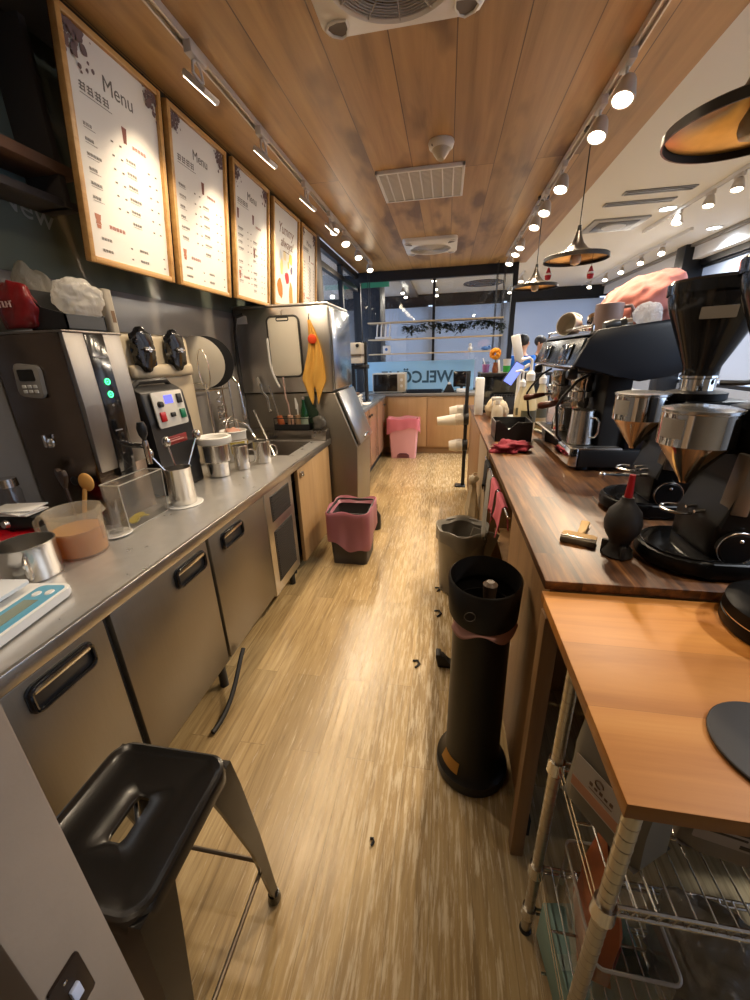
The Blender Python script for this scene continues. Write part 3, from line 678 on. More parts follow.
# things on top of the boiler
ZB = ZT + .775
t = thing('red_bag', 'dark red glossy coffee bag lying on top of the water boiler', 'bag', (-1.575, 1.342, ZB))
crumple((0, 0, .075), (.095, .046, .105), .22, 2.0, 6, flat=.62).build('bag', mat('foil_darkred', '#7d1a1c', .3, var=.3, scale=9, bump=.6, bscale=14), t)
rl = MB()
for k in range(6): rl.box(-.045+k*.015, -.0515, .078, -.041+k*.015, -.047, .098).box(-.045+k*.015, -.0515, .078+.009*(k % 3), -.035+k*.015, -.047, .081+.009*(k % 3))
rl.build('printed_marks', mat('pale_print', '#c9a9a0', .6), t)
t = thing('clear_bag', 'crumpled clear plastic bag behind the dark red bag', 'plastic bag', (-1.625, 1.47, ZB))
crumple((0, 0, .12), (.085, .055, .135), .18, 2.2, 5, flat=.88).build('bag', film('film_grey', '#c9c3b4', .45, .1, .8, 20), t)
t = thing('black_holder', 'black open topped plastic holder on top of the water boiler', 'holder', (-1.455, 1.475, ZB))
hb = MB().box(-.085, -.13, 0, .075, .05, .008, .002)
hb.prism([(-.085, 0), (-.085, .14), (-.075, .145), (-.070, 0)], 'Y', -.13, .05).prism([(-.13, 0), (.05, 0), (.05, .055), (-.13, .145)], 'X', -.085, -.079)
hb.prism([(-.085, 0), (.075, 0), (.075, .055), (-.02, .08), (-.085, .145)], 'Y', -.13, -.124).box(.069, -.13, 0, .075, .05, .055).box(-.085, .044, 0, .075, .05, .06)
hb.build('holder', BLACK, t)
t = thing('plastic_bag', 'crumpled white translucent plastic bag spilling out of the black holder', 'plastic bag', (-1.445, 1.485, ZB+.012))
crumple((0, 0, .105), (.078, .105, .080), .22, 2.2, 9, sub=5).build('bag', film('film_white', '#efece6', .38, .08, .9, 22), t)
t = thing('paper_sleeve', 'pale card sleeve standing on the boiler beside the crumpled bag', 'sleeve', (-1.41, 1.575, ZB))
MB().prism(rpoly(-.03, -.022, .028, .022, .012), 'Z', 0, .165, .002).build('sleeve', mat('card', '#a39a8a', .7), t)
MB().box(.0285, -.008, .04, .0292, .010, .085).build('printed_mark', mat('brown_print', '#6d5238', .7), t)
# ------------------------------------------------------------------ middle of the left worktop
t = thing('blender_base', 'black blender base with white control panel, blue display and red and green switches', 'blender', (-1.535, 1.83, ZT))
MB().prism([(-.02, 0), (.145, 0), (.142, .10), (.128, .13), (.128, .37), (.115, .515), (.06, .545), (-.02, .545)], 'Y', -.158, .158, .012).build('housing', BLACK, t)
MB().tube([(.05, -.14, .535), (.06, -.10, .565), (.06, .10, .565), (.05, .14, .535)], .014, 8).build('carry_handle', BLACK, t)
Mp = Matrix.Translation((.131, 0, .43)) @ Matrix.Rotation(R(-5), 4, 'Y')
cp = MB().prism(rpoly(-.115, -.09, .115, .085, .012), 'X', 0, .006, .0015, M=Mp).build('control_panel', mat('panel_white', '#c5c2bb', .4), t)
MB().box(.006, -.032, .025, .0075, .030, .065, M=Mp).build('display', emis('lcd_blue', (.10, .11, .75), 0.9), cp)
MB().box(.006, -.095, -.06, .016, -.058, -.012, .003, M=Mp).build('red_switch', mat('switch_red', '#a8131a', .3), cp)
MB().box(.006, .060, -.06, .016, .098, -.012, .003, M=Mp).build('green_switch', mat('switch_green', '#0e6b4a', .3), cp)
MB().box(.006, .062, .018, .016, .096, .066, .003, M=Mp).build('rocker_switch', BLACK, cp)
MB().lathe([(.016, 0), (.014, .016), (0, .018)], M=Mp @ Matrix.Translation((.006, -.075, .025)) @ Matrix.Rotation(PI/2, 4, 'Y')).build('dial', BLACK, cp)
MB().box(.006, -.016, -.045, .016, .016, -.022, .003, M=Mp).build('knob', BLACK, cp)
MB().box(.128, -.10, .245, .132, .09, .29, .002).build('red_badge', mat('badge_red', '#7c1f1d', .35), t)
MB().box(.1325, -.085, .262, .1330, .06, .268).box(.1325, -.085, .275, .1330, .03, .278).build('printed_lines', mat('badge_print', '#c8908a', .6), t)

t = thing('shaking_machine', 'cream shaking machine with two black lobed clamp knobs, above the black blender base', 'machine', (-1.64, 2.06, ZT))
CREAM = mat('cream_enamel', '#b3a58c', .35)
MB().box(-.07, -.33, 0, .065, .28, .80, .03, 3).build('body', CREAM, t)
MB().box(.062, -.26, .575, .10, .24, .645, .02, 3).build('clamp_bar', CREAM, t)
for y in (-.17, .085):
    pts = []
    for k in range(48):
        a = 2*PI*k/48; r_ = .062 + .022*abs(math.cos(a*1.0))**3 + .02*abs(math.cos(a))**1.5 + .010*math.cos(6*a)
        pts.append((y + r_*math.sin(a)*.95, .715 + r_*math.cos(a)*.98))
    kn = MB().prism(pts, 'X', .085, .130, .012).cyl((.06, y, .715), (.09, y, .715), .03).build('clamp_knob', BLACK_GLOSS, t)
    MB().cyl((.128, y, .715), (.150, y, .715), .016, .013).box(.145, y-.035, .711, .152, y+.035, .719, .002).build('knob_pin', CHROME_SOFT, kn)

t = thing('drying_rack', 'chrome wire drying rack on legs holding two round lids by the wall', 'rack', (-1.61, 2.55, ZT))
rk = MB()
for x in (-.085, .085):
    rk.tube([(x, -.18, .47), (x, .10, .47)], .004, 6)
    for y in (-.18, .10): rk.tube([(x, y, 0), (x, y, .52)], .005, 6)
for k in range(8): rk.tube([(-.085, -.18+k*.04, .47), (.085, -.18+k*.04, .47)], .0022, 5)
for y in (-.18, .10): rk.tube([(-.085, y, .52), (.085, y, .52)], .004, 6)
rk.build('wire_frame', CHROME_SOFT, t)
def lid(label, y, r, m, tilt, dx=0.0, knob=True):
    M = Matrix.Translation((0, 0, r)) @ Matrix.Rotation(R(90+tilt), 4, 'X') @ Matrix.Rotation(R(18), 4, 'Y')
    t = thing('pot_lid', label, 'lid', (-1.60+dx, y, ZT+.478))
    MB().lathe([(0, .018), (r*.5, .014), (r*.9, .004), (r, 0), (r*.99, -.006), (r*.9, 0), (0, .010)], n=40, M=M).build('disc', m, t)
    if knob: MB().lathe([(.012, .012), (.010, .03), (.018, .036), (.016, .05), (0, .052)], n=20, M=M).build('knob', BLACK, t)
    return t
lid('round cream lid standing on edge in the wire drying rack', 2.45, .165, mat('lid_cream', '#cfc7b6', .4), 8, knob=False)
lid('round black pan lid behind the cream lid in the drying rack', 2.53, .165, BLACK, 6, .02)
tag(MB().tube([(-1.52+.105*math.cos(a*PI/16)*.35, 2.37+.0*a, ZT+.478+.125+.12*math.sin(a*PI/16)) for a in range(32)], .004, 6, True).build('wire_ring', CHROME_SOFT), 'large thin chrome ring leaning before the cream lid', 'ring')

t = thing('spoon_canister', 'steel canister holding long bar spoons on the worktop before the black blender', 'canister', (-1.245, 1.585, ZT+.006))
MB().lathe([(0, 0), (.058, 0), (.060, .004), (.060, .175), (.062, .178), (.057, .178), (.056, .006), (0, .006)], n=36).build('canister', CHROME_SOFT, t)
tag(MB().lathe([(0, 0), (.085, 0), (.088, .003), (.085, .006), (0, .006)], n=36).build('coaster', WHITE, loc=(-1.245, 1.585, ZT)), 'round white mat under the spoon canister', 'mat')
def barspoon(label, top, base, ladle=True):
    t = thing('bar_spoon', label, 'spoon', (-1.245, 1.585, ZT+.014), 0, 'bar spoons in the steel canister')
    MB().tube([base, top], .0042, 8).build('stem', CHROME_SOFT, t)
    d = (Vector(top)-Vector(base)).normalized()
    MB().ball(Vector(top)+d*.015, .021, (1, .8, 1.25)).build('bowl', CHROME_SOFT, t)
barspoon('steel bar spoon leaning left out of the canister towards the water boiler', (-.075, -.055, .235), (.035, .02, .0))
barspoon('steel bar spoon standing upright in the canister', (-.012, -.015, .28), (.01, .02, .0))
barspoon('steel bar spoon leaning right out of the canister', (.03, .14, .285), (-.01, -.03, .0))

t = thing('strainer_pot', 'steel strainer pot with a thick white rim beside the spoon canister', 'pot', (-1.335, 2.06, ZT))
MB().lathe([(0, 0), (.055, 0), (.062, .004), (.066, .085), (.078, .095), (.079, .19), (.085, .195), (.08, .2), (.072, .19), (.068, .095), (0, .09)], n=36).build('pot', CHROME_SOFT, t)
MB().lathe([(.072, .205), (.096, .200), (.100, .215), (.098, .236), (.092, .240), (.080, .236), (.076, .21)], n=40).lathe([(.076, .215), (0, .212)], n=40).build('white_rim', WHITE, t)
MB().tube([(.07, .04, .195), (.16, .10, .20)], .006, 8).build('handle', CHROME_SOFT, t)
mug('tall steel milk jug right of the strainer pot', (-1.265, 2.215, ZT), .048, .15, CHROME_SOFT, R(20), group='steel jugs by the sink', hr=.005)
mug('steel milk jug nearest the sink', (-1.20, 2.38, ZT), .055, .145, CHROME_SOFT, R(10), group='steel jugs by the sink', hr=.005)
t = thing('white_tub', 'white tub with wire handle and yellow label behind the steel jugs', 'tub', (-1.415, 2.42, ZT))
MB().lathe([(0, 0), (.072, 0), (.085, .20), (.090, .205), (.086, .21), (.080, .2), (.068, .01), (0, .01)], n=32).build('tub', WHITE, t)
MB().tube([(.0, .087*math.cos(a*PI/12), .2+.10*math.sin(a*PI/12)) for a in range(13)], .0035, 6).build('wire_handle', CHROME_SOFT, t)
MB().lathe([(.080, .06), (.0845, .14)], n=32, a0=R(-80), a1=R(-10)).build('yellow_label', mat('label_yellow', '#b9a64b', .6), t)
crumple((0, 0, .18), (.06, .06, .05), .25, 3, 21, sub=3).build('contents', mat('tub_pink', '#b98a78', .8), t)
tag(MB().box(-.055, -.035, 0, .055, .035, .03, .012, 3).build('sponge', mat('sponge_yellow', '#c3a238', .95, bump=.3, bscale=160), loc=(-1.655, 2.93, ZT), rz=.4), 'yellow sponge at the back edge of the sink', 'sponge')

t = thing('sink_faucet', 'tall chrome sink faucet with curved spout and hose loop against the wall', 'faucet', (-1.655, 2.76, ZT))
MB().lathe([(.028, 0), (.028, .02), (.016, .03), (.016, .34), (0, .34)], n=20).tube([(0, 0, .33), (.0, 0, .45), (.04, 0, .53), (.10, 0, .54), (.14, 0, .49), (.15, 0, .40), (.155, 0, .30)], .011, 10).build('riser', CHROME, t)
MB().lathe([(.014, .04), (.02, 0), (.018, -.05), (0, -.055)], c=(.156, 0, .28), n=18).build('spray_head', CHROME_SOFT, t)
MB().tube([(.0, .01, .20), (.06, .03, .22), (.13, .08, .17), (.15, .10, .10), (.18, .08, .07)], .010, 10).build('spout', CHROME, t)
MB().cyl((0, -.02, .24), (.0, -.07, .25), .012).box(-.008, -.10, .24, .008, -.06, .30, .004).build('lever', CHROME, t)
hp = [(.02*math.cos(i*.9)+.0, -.05+.02*math.sin(i*.9), .05+i*.0085) for i in range(48)]
MB().tube(hp, .005, 6).build('spring_hose', CHROME_SOFT, t)
t = thing('leaning_rod', 'thin steel rod leaning from the sink up to the wall', 'rod', (-1.20, 2.66, ZT-.235))
MB().tube([(0.02, .02, 0), (-.33, .32, .50)], .009, 8).build('rod', CHROME_SOFT, t)

# black caddy with brushes and a bottle on the upstand
ZU = ZT + .0865
t = thing('black_caddy', 'black plastic caddy with a rail holding brushes at the sink end', 'caddy', (-1.26, 3.128, ZU))
cb = MB(); W_ = .155; D_ = .048
cb.box(-W_, -D_, 0, W_, D_, .008, .002).box(-W_, -D_, 0, W_, -D_+.005, .05).box(-W_, D_-.005, 0, W_, D_, .05).box(-W_, -D_, 0, -W_+.005, D_, .05).box(W_-.005, -D_, 0, W_, D_, .05)
cb.build('tray', BLACK, t)
MB().tube([(x, y, .10) for x, y in ((-W_+.003, -D_+.003), (W_-.003, -D_+.003), (W_-.003, D_-.003), (-W_+.003, D_-.003))], .0035, 6, True).tube([(-W_+.003, -D_+.003, .0), (-W_+.003, -D_+.003, .10)], .0035, 6).tube([(W_-.003, -D_+.003, 0), (W_-.003, -D_+.003, .10)], .0035, 6).tube([(0, -D_+.003, 0), (0, -D_+.003, .10)], .0035, 6).build('rail', BLACK, t)
def brush(label, x, y, tilt, col, h, hm, tl=0.0):
    t = thing('cleaning_brush', label, 'brush', (x, y, ZU+.0085), 0, 'brushes in the black caddy')
    M = Matrix.Rotation(R(tilt), 4, 'Y') @ Matrix.Rotation(R(tl), 4, 'X')
    MB().lathe([(0, .0), (.024, 0), (.028, .06), (.022, .11), (0, .115)], n=20, M=M).build('bristles', col, t)
    MB().tube([M @ Vector((0, 0, .11)), M @ Vector((.0, 0, .2)), M @ Vector((-.012 if tilt > -10 else 0, 0, .25)), M @ Vector((-.012 if tilt > -10 else 0, 0, h))], .0075, 8).build('handle', hm, t)
brush('brush with a long steel handle leaning left in the black caddy', -1.355, 3.125, -14, mat('bristle_orange', '#a1552e', .9), .36, CHROME_SOFT)
brush('upright brush with pinkish bristles and handle in the black caddy', -1.275, 3.118, -3, mat('bristle_pink', '#b08a70', .9), .42, mat('handle_pink', '#a58a80', .5))
brush('short upright brush between the pink brush and the green bottle', -1.215, 3.135, 0, mat('bristle_tan', '#9c7f62', .9), .16, WHITE)
t = thing('green_bottle', 'green glass bottle with pale label in the black caddy', 'bottle', (-1.155, 3.122, ZU+.0085))
MB().lathe([(0, 0), (.032, 0), (.034, .006), (.034, .12), (.030, .15), (.014, .20), (.0125, .255), (0, .255)], n=28).build('bottle', mat('glass_green', '#0d3d1d', .08, coat=.5), t)
MB().lathe([(.0345, .03), (.0345, .10)], n=28).build('label', mat('label_pale', '#8d9a86', .6), t)
MB().lathe([(.0145, .24), (.0145, .262), (0, .264)], n=20).build('cap', CHROME_SOFT, t)
t = thing('chopping_mat', 'dark green plastic sheet leaning behind the green bottle', 'sheet', (-1.12, 3.165, ZU))
MB().prism([(-.06, 0), (.055, 0), (.075, .14), (.0, .27), (-.055, .27)], 'Y', -.004, .004, .001).build('sheet', mat('sheet_green', '#1c2f1e', .5), t)
t = thing('small_bag', 'crumpled grey plastic bag on the raised end of the worktop', 'plastic bag', (-1.035, 3.128, ZU))
crumple((0, 0, .055), (.055, .045, .07), .4, 3.2, 12, sub=3, flat=.78).build('bag', film('film_grey2', '#7f7a72', .3, .25), t)
t = thing('hanging_knife', 'small steel peeler hanging on the ice machine left of the brushes', 'peeler', (-1.50, 3.185, 1.10))
MB().tube([(-.04, -.01, .21), (-.03, -.012, .15), (.01, -.012, .10), (.02, -.012, .0)], .011, 8).ball((.024, -.012, -.012), .016).build('handle', CHROME_SOFT, t)
MB().prism([(-.055, .20), (-.03, .22), (-.05, .27), (-.07, .25)], 'Y', -.012, -.008).build('blade', CHROME, t)

# ------------------------------------------------------------------ menu boards
FRAMEW = planks('board_frame_wood', ['#b08148', '#c19457', '#cfa266'], .5, 2.0, 'Y', .4, 1.2, .0005, seam=.1)
BOARDW = mat('menu_print', '#d3cfc8', .5)
BROWNINK = mat('splash_print', '#6b5756', .7); GREYINK = mat('grey_ink', '#655f59', .8); REDINK = mat('red_ink', '#9c4a38', .8)
def board(label, y0, y1, xt, zt, xb, zb, kind, seed):
    """local: u to the far side, v up; tilted so that the top leans out"""
    rnd = random.Random(seed)
    H = math.hypot(xt-xb, zt-zb); Wd = y1-y0
    t = thing('menu_board', label, 'menu board', (xb, (y0+y1)/2, zb), 0, 'framed menu boards in a row')
    ex = Vector((0, 1, 0)); ey = Vector((xt-xb, 0, zt-zb)).normalized(); ez = ex.cross(ey)
    M = Matrix(((ex.x, ey.x, ez.x, 0), (ex.y, ey.y, ez.y, 0), (ex.z, ey.z, ez.z, 0), (0, 0, 0, 1)))
    h2 = Wd/2; f = .024
    MB().box(-h2+.005, .005, -.018, h2-.005, H-.005, -.006, M=M).build('backing', mat('backing_brown', '#4b3524', .8), t)
    MB().box(-h2+f-.004, f-.004, -.006, h2-f+.004, H-f+.004, .0, M=M).build('poster', BOARDW, t)
    MB().box(-h2, 0, -.012, -h2+f, H, .016, .003, M=M).box(h2-f, 0, -.012, h2, H, .016, .003, M=M).box(-h2+f, 0, -.012, h2-f, f, .0155, .003, M=M).box(-h2+f, H-f, -.012, h2-f, H, .0155, .003, M=M).build('frame', FRAMEW, t)
    zl = .0006
    def blot(mb, cx, cy, r, n, x0, x1, yy1, k=.5):
        for i in range(n):
            a = rnd.random()*2*PI; d = r*rnd.random()**.7
            px, py = cx + d*math.cos(a), cy + d*math.sin(a)*.9; rr = r*(.14+.3*rnd.random())*k
            pts = []
            for q in range(9):
                b = 2*PI*q/9; w = rr*(.75+.5*rnd.random())
                pts.append((min(x1, max(x0, px+w*math.cos(b))), min(yy1, py+w*math.sin(b))))
            vs = [mb.bm.verts.new(M @ Vector((p[0], p[1], zl + .00012*i))) for p in pts]
            try: mb.bm.faces.new(vs)
            except ValueError: pass
    xi0, xi1, yi1 = -h2+f, h2-f, H-f
    if kind != 'photo':
        mb = MB(); blot(mb, xi0+.03, yi1-.02, .075 if kind == 'big' else .05, 75, xi0, xi1, yi1, .50); blot(mb, xi0+.035, yi1-.035, .12 if kind == 'big' else .075, 26, xi0, xi1, yi1, .18); blot(mb, xi1-.02, yi1-.03, .05, 60, xi0, xi1, yi1, .5); blot(mb, xi1-.02, yi1-.035, .085, 20, xi0, xi1, yi1, .25)
        mb.build('coffee_splash', BROWNINK, t, flip=False)
        tx = MB()
        tx.text('Menu', .072 if kind == 'big' else .062, M @ Matrix.Translation((.01, H*.80, zl)), 'CENTER', ext=.0003)
        tx.build('title', GREYINK, t)
        def glyphs(mb, x, y, s, n):
            for i in range(n):
                gx = x + i*s*1.12
                for k in range(3): mb.box(gx, y+s*(.1+.3*k), zl, gx+s*(.75+.2*rnd.random()), y+s*(.1+.3*k)+s*.12, zl+.0003, M=M)
                for k in range(2): 
                    vx = gx + s*(.15+.5*k+.1*rnd.random()); mb.box(vx, y+s*.05, zl, vx+s*.12, y+s*.9, zl+.0003, M=M)
        hd = MB(); glyphs(hd, xi0+.05, H*.735, .032, 4); hd.box(xi0+.05, H*.725, zl, xi0+.20, H*.728, zl+.0003, M=M); hd.build('heading', GREYINK, t)
        rows = MB(); y = H*.60
        nr = {'big': 6, 'mid': 6, 'small': 10, 'list': 14}[kind]
        step = (.36 if kind in ('big', 'mid') else .50)*H/nr
        for i in range(nr):
            for cx, dy in ((xi0+.045, 0), (.015, -.05*H)):
                if kind == 'small' and i in (0, 5): continue
                s_ = .0125 if kind != 'list' else .009
                glyphs(rows, cx, y+dy, s_, rnd.choice((4, 4, 5, 3)))
                rows.box(cx, y+dy-.006, zl, cx+.055, y+dy-.0045, zl+.0003, M=M)
                for px in (.13, .175):
                    rows.box(cx+px, y+dy, zl, cx+px+.012, y+dy+.006, zl+.0003, M=M)
            y -= step
        if kind in ('big', 'mid'):
            for i in range(2):
                for cx in (xi0+.06, .04): glyphs(rows, cx, H*(.12-.055*i), .0125, 4); rows.box(cx+.16, H*(.12-.055*i), zl, cx+.172, H*(.12-.055*i)+.006, zl+.0003, M=M)
        rows.build('price_list', GREYINK, t)
        cup = MB()
        for cx, cy in (((.02, H*.63),) if kind != 'small' else ((xi0+.05, H*.62), (.02, H*.64), (.03, H*.38))):
            v = [(-.014, .055), (.014, .055), (.009, 0), (-.009, 0)]
            vs = [cup.bm.verts.new(M @ Vector((cx+a, cy+b, zl+.0002))) for a, b in v]; cup.bm.faces.new(vs)
        cup.build('cup_picture', mat('cup_print', '#6e4038', .7), t)
        ice = MB()
        for (w0, w1, b0, b1) in ((.016, .013, .05, .03), (.010, .014, .03, .015), (.012, .009, .014, 0)):
            cx, cy = xi0+.055, H*.17
            vs = [ice.bm.verts.new(M @ Vector((cx+a, cy+b, zl+.0002))) for a, b in ((-w0, b0), (w0, b0), (w1, b1), (-w1, b1))]; ice.bm.faces.new(vs)
        ice.build('sundae_picture', mat('sundae_print', '#a8705a', .7), t)
        rd = MB(); glyphs(rd, .06, H*.625, .015, 5); glyphs(rd, xi0+.11, H*.185, .016, 5); rd.build('red_heading', REDINK, t)
    else:
        tx = MB()
        tx.text('Yummy', .105, M @ Matrix.Translation((0, H*.74, zl)), 'CENTER', shear=.25, ext=.0003)
        tx.text('always!', .095, M @ Matrix.Translation((.02, H*.62, zl)), 'CENTER', shear=.25, ext=.0003)
        tx.box(-.07, H*.575, zl, .06, H*.582, zl+.0003, M=M)
        tx.build('title', mat('title_brown', '#7c5a48', .8), t)
        for nm, cx, cy, w, h, a, c in (('toast_picture', -.13, .20, .055, .085, 25, '#d56a26'), ('waffle_picture', .11, .15, .045, .10, 10, '#cf8142'), ('berry_picture', .02, .33, .045, .045, 45, '#b3222a'), ('egg_picture', -.10, .43, .03, .07, 0, '#d8c079'), ('cream_picture', .10, .53, .04, .045, 0, '#d6bd55'), ('coffee_picture', -.03, .54, .03, .04, 0, '#d9c79a'), ('plum_picture', .12, .42, .03, .03, 20, '#5a5068'), ('milk_picture', -.12, .52, .03, .04, 0, '#b7bcc2'), ('cake_picture', .05, .46, .02, .03, 0, '#b6a65c')):
            mb = MB(); pts = []
            for q in range(14):
                b = 2*PI*q/14; ww = .8 + .4*rnd.random()
                px, py = w*ww*math.cos(b), h*ww*math.sin(b)
                ca, sa = math.cos(R(a)), math.sin(R(a)); pts.append((cx+px*ca-py*sa, cy*H+px*sa+py*ca))
            mb.bm.faces.new([mb.bm.verts.new(M @ Vector((p[0], p[1], zl))) for p in pts]); mb.build(nm, mat('print_'+nm, c, .7), t, flip=False)
    # hanging wires to the ceiling edge
    top = M @ Vector((0, H, 0))
    wr = MB()
    for s in (-1, 1): wr.tube([(top.x-.012, s*(h2-.05), top.z-.02), (top.x-.04, s*(h2-.05), 2.80-zb)], .0025, 6)
    wr.build('hanging_wire', CHROME_SOFT, t)
board('first and largest framed menu board, with brown coffee splashes, nearest the camera', 1.575, 2.095, -1.335, 2.655, -1.435, 1.895, 'big', 1)
board('second framed menu board from the camera, white with two price columns', 2.135, 2.665, -1.335, 2.655, -1.43, 1.893, 'mid', 2)
board('third framed menu board, with three small drink pictures in its columns', 2.74, 3.275, -1.335, 2.665, -1.43, 1.90, 'small', 3)
board('fourth framed board, a poster with a large script title and food pictures', 3.34, 3.91, -1.335, 2.655, -1.42, 1.92, 'photo', 4)
board('fifth framed menu board, a long price list farthest from the camera', 3.96, 4.40, -1.335, 2.655, -1.40, 1.92, 'list', 5)

# wall shelf behind the first board
t = thing('wall_shelf', 'dark wall shelf with a brown board at the upper left, behind the first menu board', 'shelf', (-1.712, 1.30, 2.16))
MB().box(0, -.6, .06, .17, .44, .10, .003).build('shelf_board', mat('shelf_brown', '#7a5a44', .6), t)
MB().box(.0, -.6, -.05, .15, .44, -.02, .003).build('lower_rail', DARK_WALL, t)
for y in (-.1, .36): MB().box(0, y, -.05, .16, y+.03, .62, .003).build('upright', DARK_WALL, t)
t = thing('wall_lettering', 'small pale handwritten word on the dark wall left of the menu boards', 'lettering', (-1.711, 1.60, 2.0))
MB().text('New', .12, Matrix.Translation((.0, -.10, .10)) @ Matrix(((0, 0, 1, 0), (1, 0, 0, 0), (0, 1, 0, 0), (0, 0, 0, 1))) @ Matrix.Rotation(R(-12), 4, 'Z'), ext=.0005).build('word', mat('chalk', '#9da09a', .9), t)
# ================================================================== BACK END
LAM = planks('birch_laminate', ['#a98358', '#b48d60', '#bd976a'], 3.0, 3.0, 'Z', .4, .5, .001, seam=.05)
t = thing('back_cabinet', 'pale birch base cabinet with two doors and a grey top under the end window', 'cabinet', (-.10, 6.40, 0))
MB().box(-1.24, -.22, .10, 1.02, .20, .905, .003).build('body', LAM, t)
MB().box(-1.24, -.19, 0, 1.02, .18, .10).build('plinth', mat('plinth_birch', '#8c6c48', .5), t)
for x0, x1 in ((-.78, -.185), (-.175, .40), (.41, 1.0)):
    MB().box(x0, -.24, .12, x1, -.221, .895, .002).build('door', LAM, t)
MB().box(-1.26, -.255, .905, 1.03, .20, .945, .004).build('countertop', GREY_LAM, t)
t = thing('side_cabinet', 'pinkish brown base cabinet with black knobs and a blue grey top past the ice machine', 'cabinet', (-1.15, 5.18, 0))
MB().box(-.20, -.95, .12, .20, .90, .89, .003).build('body', mat('cab_brown', '#8a6a55', .35), t)
MB().box(-.18, -.93, 0, .16, .88, .12).build('plinth', BLACK_MATT, t)
for i, (y0, y1) in enumerate(((-.94, -.34), (-.33, .27), (.28, .89))):
    d_ = MB().box(.201, y0, .14, .219, y1, .88, .002).build('door', mat('cab_door', '#94705a', .25), t)
    MB().lathe([(.010, 0), (.010, .012), (.018, .02), (.014, .028), (0, .03)], M=Matrix.Translation((.219, y1-.06 if i % 2 == 0 else y0+.06, .80)) @ Matrix.Rotation(PI/2, 4, 'Y')).build('knob', BLACK, d_)
MB().box(-.20, -.96, .89, .235, .92, .93, .004).build('countertop', mat('top_bluegrey', '#6e7680', .25), t)

t = thing('microwave', 'cream microwave oven with dark window on the back cabinet by the glass', 'microwave', (-.88, 6.40, .946))
MB().box(-.26, -.16, .012, .26, .15, .30, .008).build('case', OFFWHITE, t)
MB().box(-.245, -.172, .03, .135, -.158, .285, .004).build('door', mat('mw_door', '#1a1614', .15), t)
pn = MB().box(.15, -.170, .03, .25, -.158, .285, .003).build('control_panel', mat('mw_panel', '#b3a184', .4), t)
MB().lathe([(.022, 0), (.020, .016), (0, .018)], M=Matrix.Translation((.20, -.170, .20)) @ Matrix.Rotation(PI/2, 4, 'X')).build('dial', OFFWHITE, pn)
MB().lathe([(.022, 0), (.020, .016), (0, .018)], M=Matrix.Translation((.20, -.170, .11)) @ Matrix.Rotation(PI/2, 4, 'X')).build('dial', OFFWHITE, pn)
for x in (-.22, .22):
    for y in (-.12, .11): MB().cyl((x, y, 0), (x, y, .013), .015).build('foot', RUBBER, t)
t = thing('dark_tray', 'long low dark blue tray on the back cabinet beside the microwave', 'tray', (-.33, 6.30, .946))
MB().prism([(-.26, 0), (.26, 0), (.285, .05), (.275, .05), (.25, .008), (-.25, .008), (-.275, .05), (-.285, .05)], 'Y', -.08, .08).box(-.265, -.08, 0, .265, -.073, .045).box(-.265, .073, 0, .265, .08, .045).build('tray', mat('dark_blue', '#16202d', .35), t)
t = thing('napkin_holder', 'small dark triangular napkin stand right of the low blue tray', 'napkin holder', (.05, 6.28, .946))
MB().prism([(-.09, 0), (.09, 0), (.03, .12), (-.03, .12)], 'Y', -.05, .05, .004).build('stand', mat('holder_dark', '#1d1a1b', .4), t)
MB().box(-.02, -.035, .12, .02, .035, .145, .002).build('napkins', PAPER, t)
t = thing('back_monitor', 'small dark screen standing on the back cabinet at its right end', 'screen', (.24, 6.42, .946))
MB().box(-.13, -.015, .07, .13, .012, .30, .006).build('screen', BLACK_GLOSS, t)
MB().box(-.02, -.01, .0, .02, .02, .08).box(-.09, -.06, 0, .09, .07, .01, .003).build('stand', BLACK, t)
tag(MB().box(-.09, -.05, 0, .10, .05, .055, .012).build('white_box', WHITE, loc=(.25, 6.255, .946)), 'low white box before the small dark screen', 'box')

t = thing('sealing_machine', 'cream cup sealing machine on a tall black stand beyond the ice machine', 'machine', (-1.13, 5.20, .931))
MB().box(-.12, -.13, 0, .12, .15, .02, .003).box(-.11, .08, .02, -.07, .13, .52).box(.06, .08, .02, .10, .13, .75).box(-.11, -.05, .42, .12, .14, .47, .004).box(.09, -.04, .02, .115, .0, .44).build('stand', BLACK, t)
MB().box(-.14, -.12, .49, .07, .08, .58, .012).box(-.14, -.14, .595, .075, .07, .735, .015).build('housing', OFFWHITE, t)
MB().box(-.14, -.141, .575, .075, .07, .60).build('slot', mat('slot_brown', '#5a4a38', .5), t)
MB().lathe([(.022, 0), (.020, .02), (0, .022)], M=Matrix.Translation((.03, -.14, .70)) @ Matrix.Rotation(PI/2, 4, 'X')).build('dial', BLACK, t)
t = thing('takeaway_trays', 'stack of white takeaway trays with a dark book on top, on the side cabinet', 'trays', (-1.10, 4.62, .931))
for k in range(4):
    MB().prism([(-.10, 0), (.10, 0), (.12, .035), (-.12, .035)], 'Y', -.10, .10, .004, M=Matrix.Translation((0, 0, k*.036))).build('tray', WHITE, t)
MB().box(-.11, -.09, .145, .09, .09, .17, .003, M=Matrix.Rotation(R(8), 4, 'Z')).build('folder', mat('folder_brown', '#5b4334', .6), t)
tag(MB().box(-.09, -.13, 0, .11, .12, .012, .002).build('paper_stack', PAPER, loc=(-1.06, 4.97, .931)), 'sheets of white paper on the side cabinet behind the takeaway trays', 'paper')

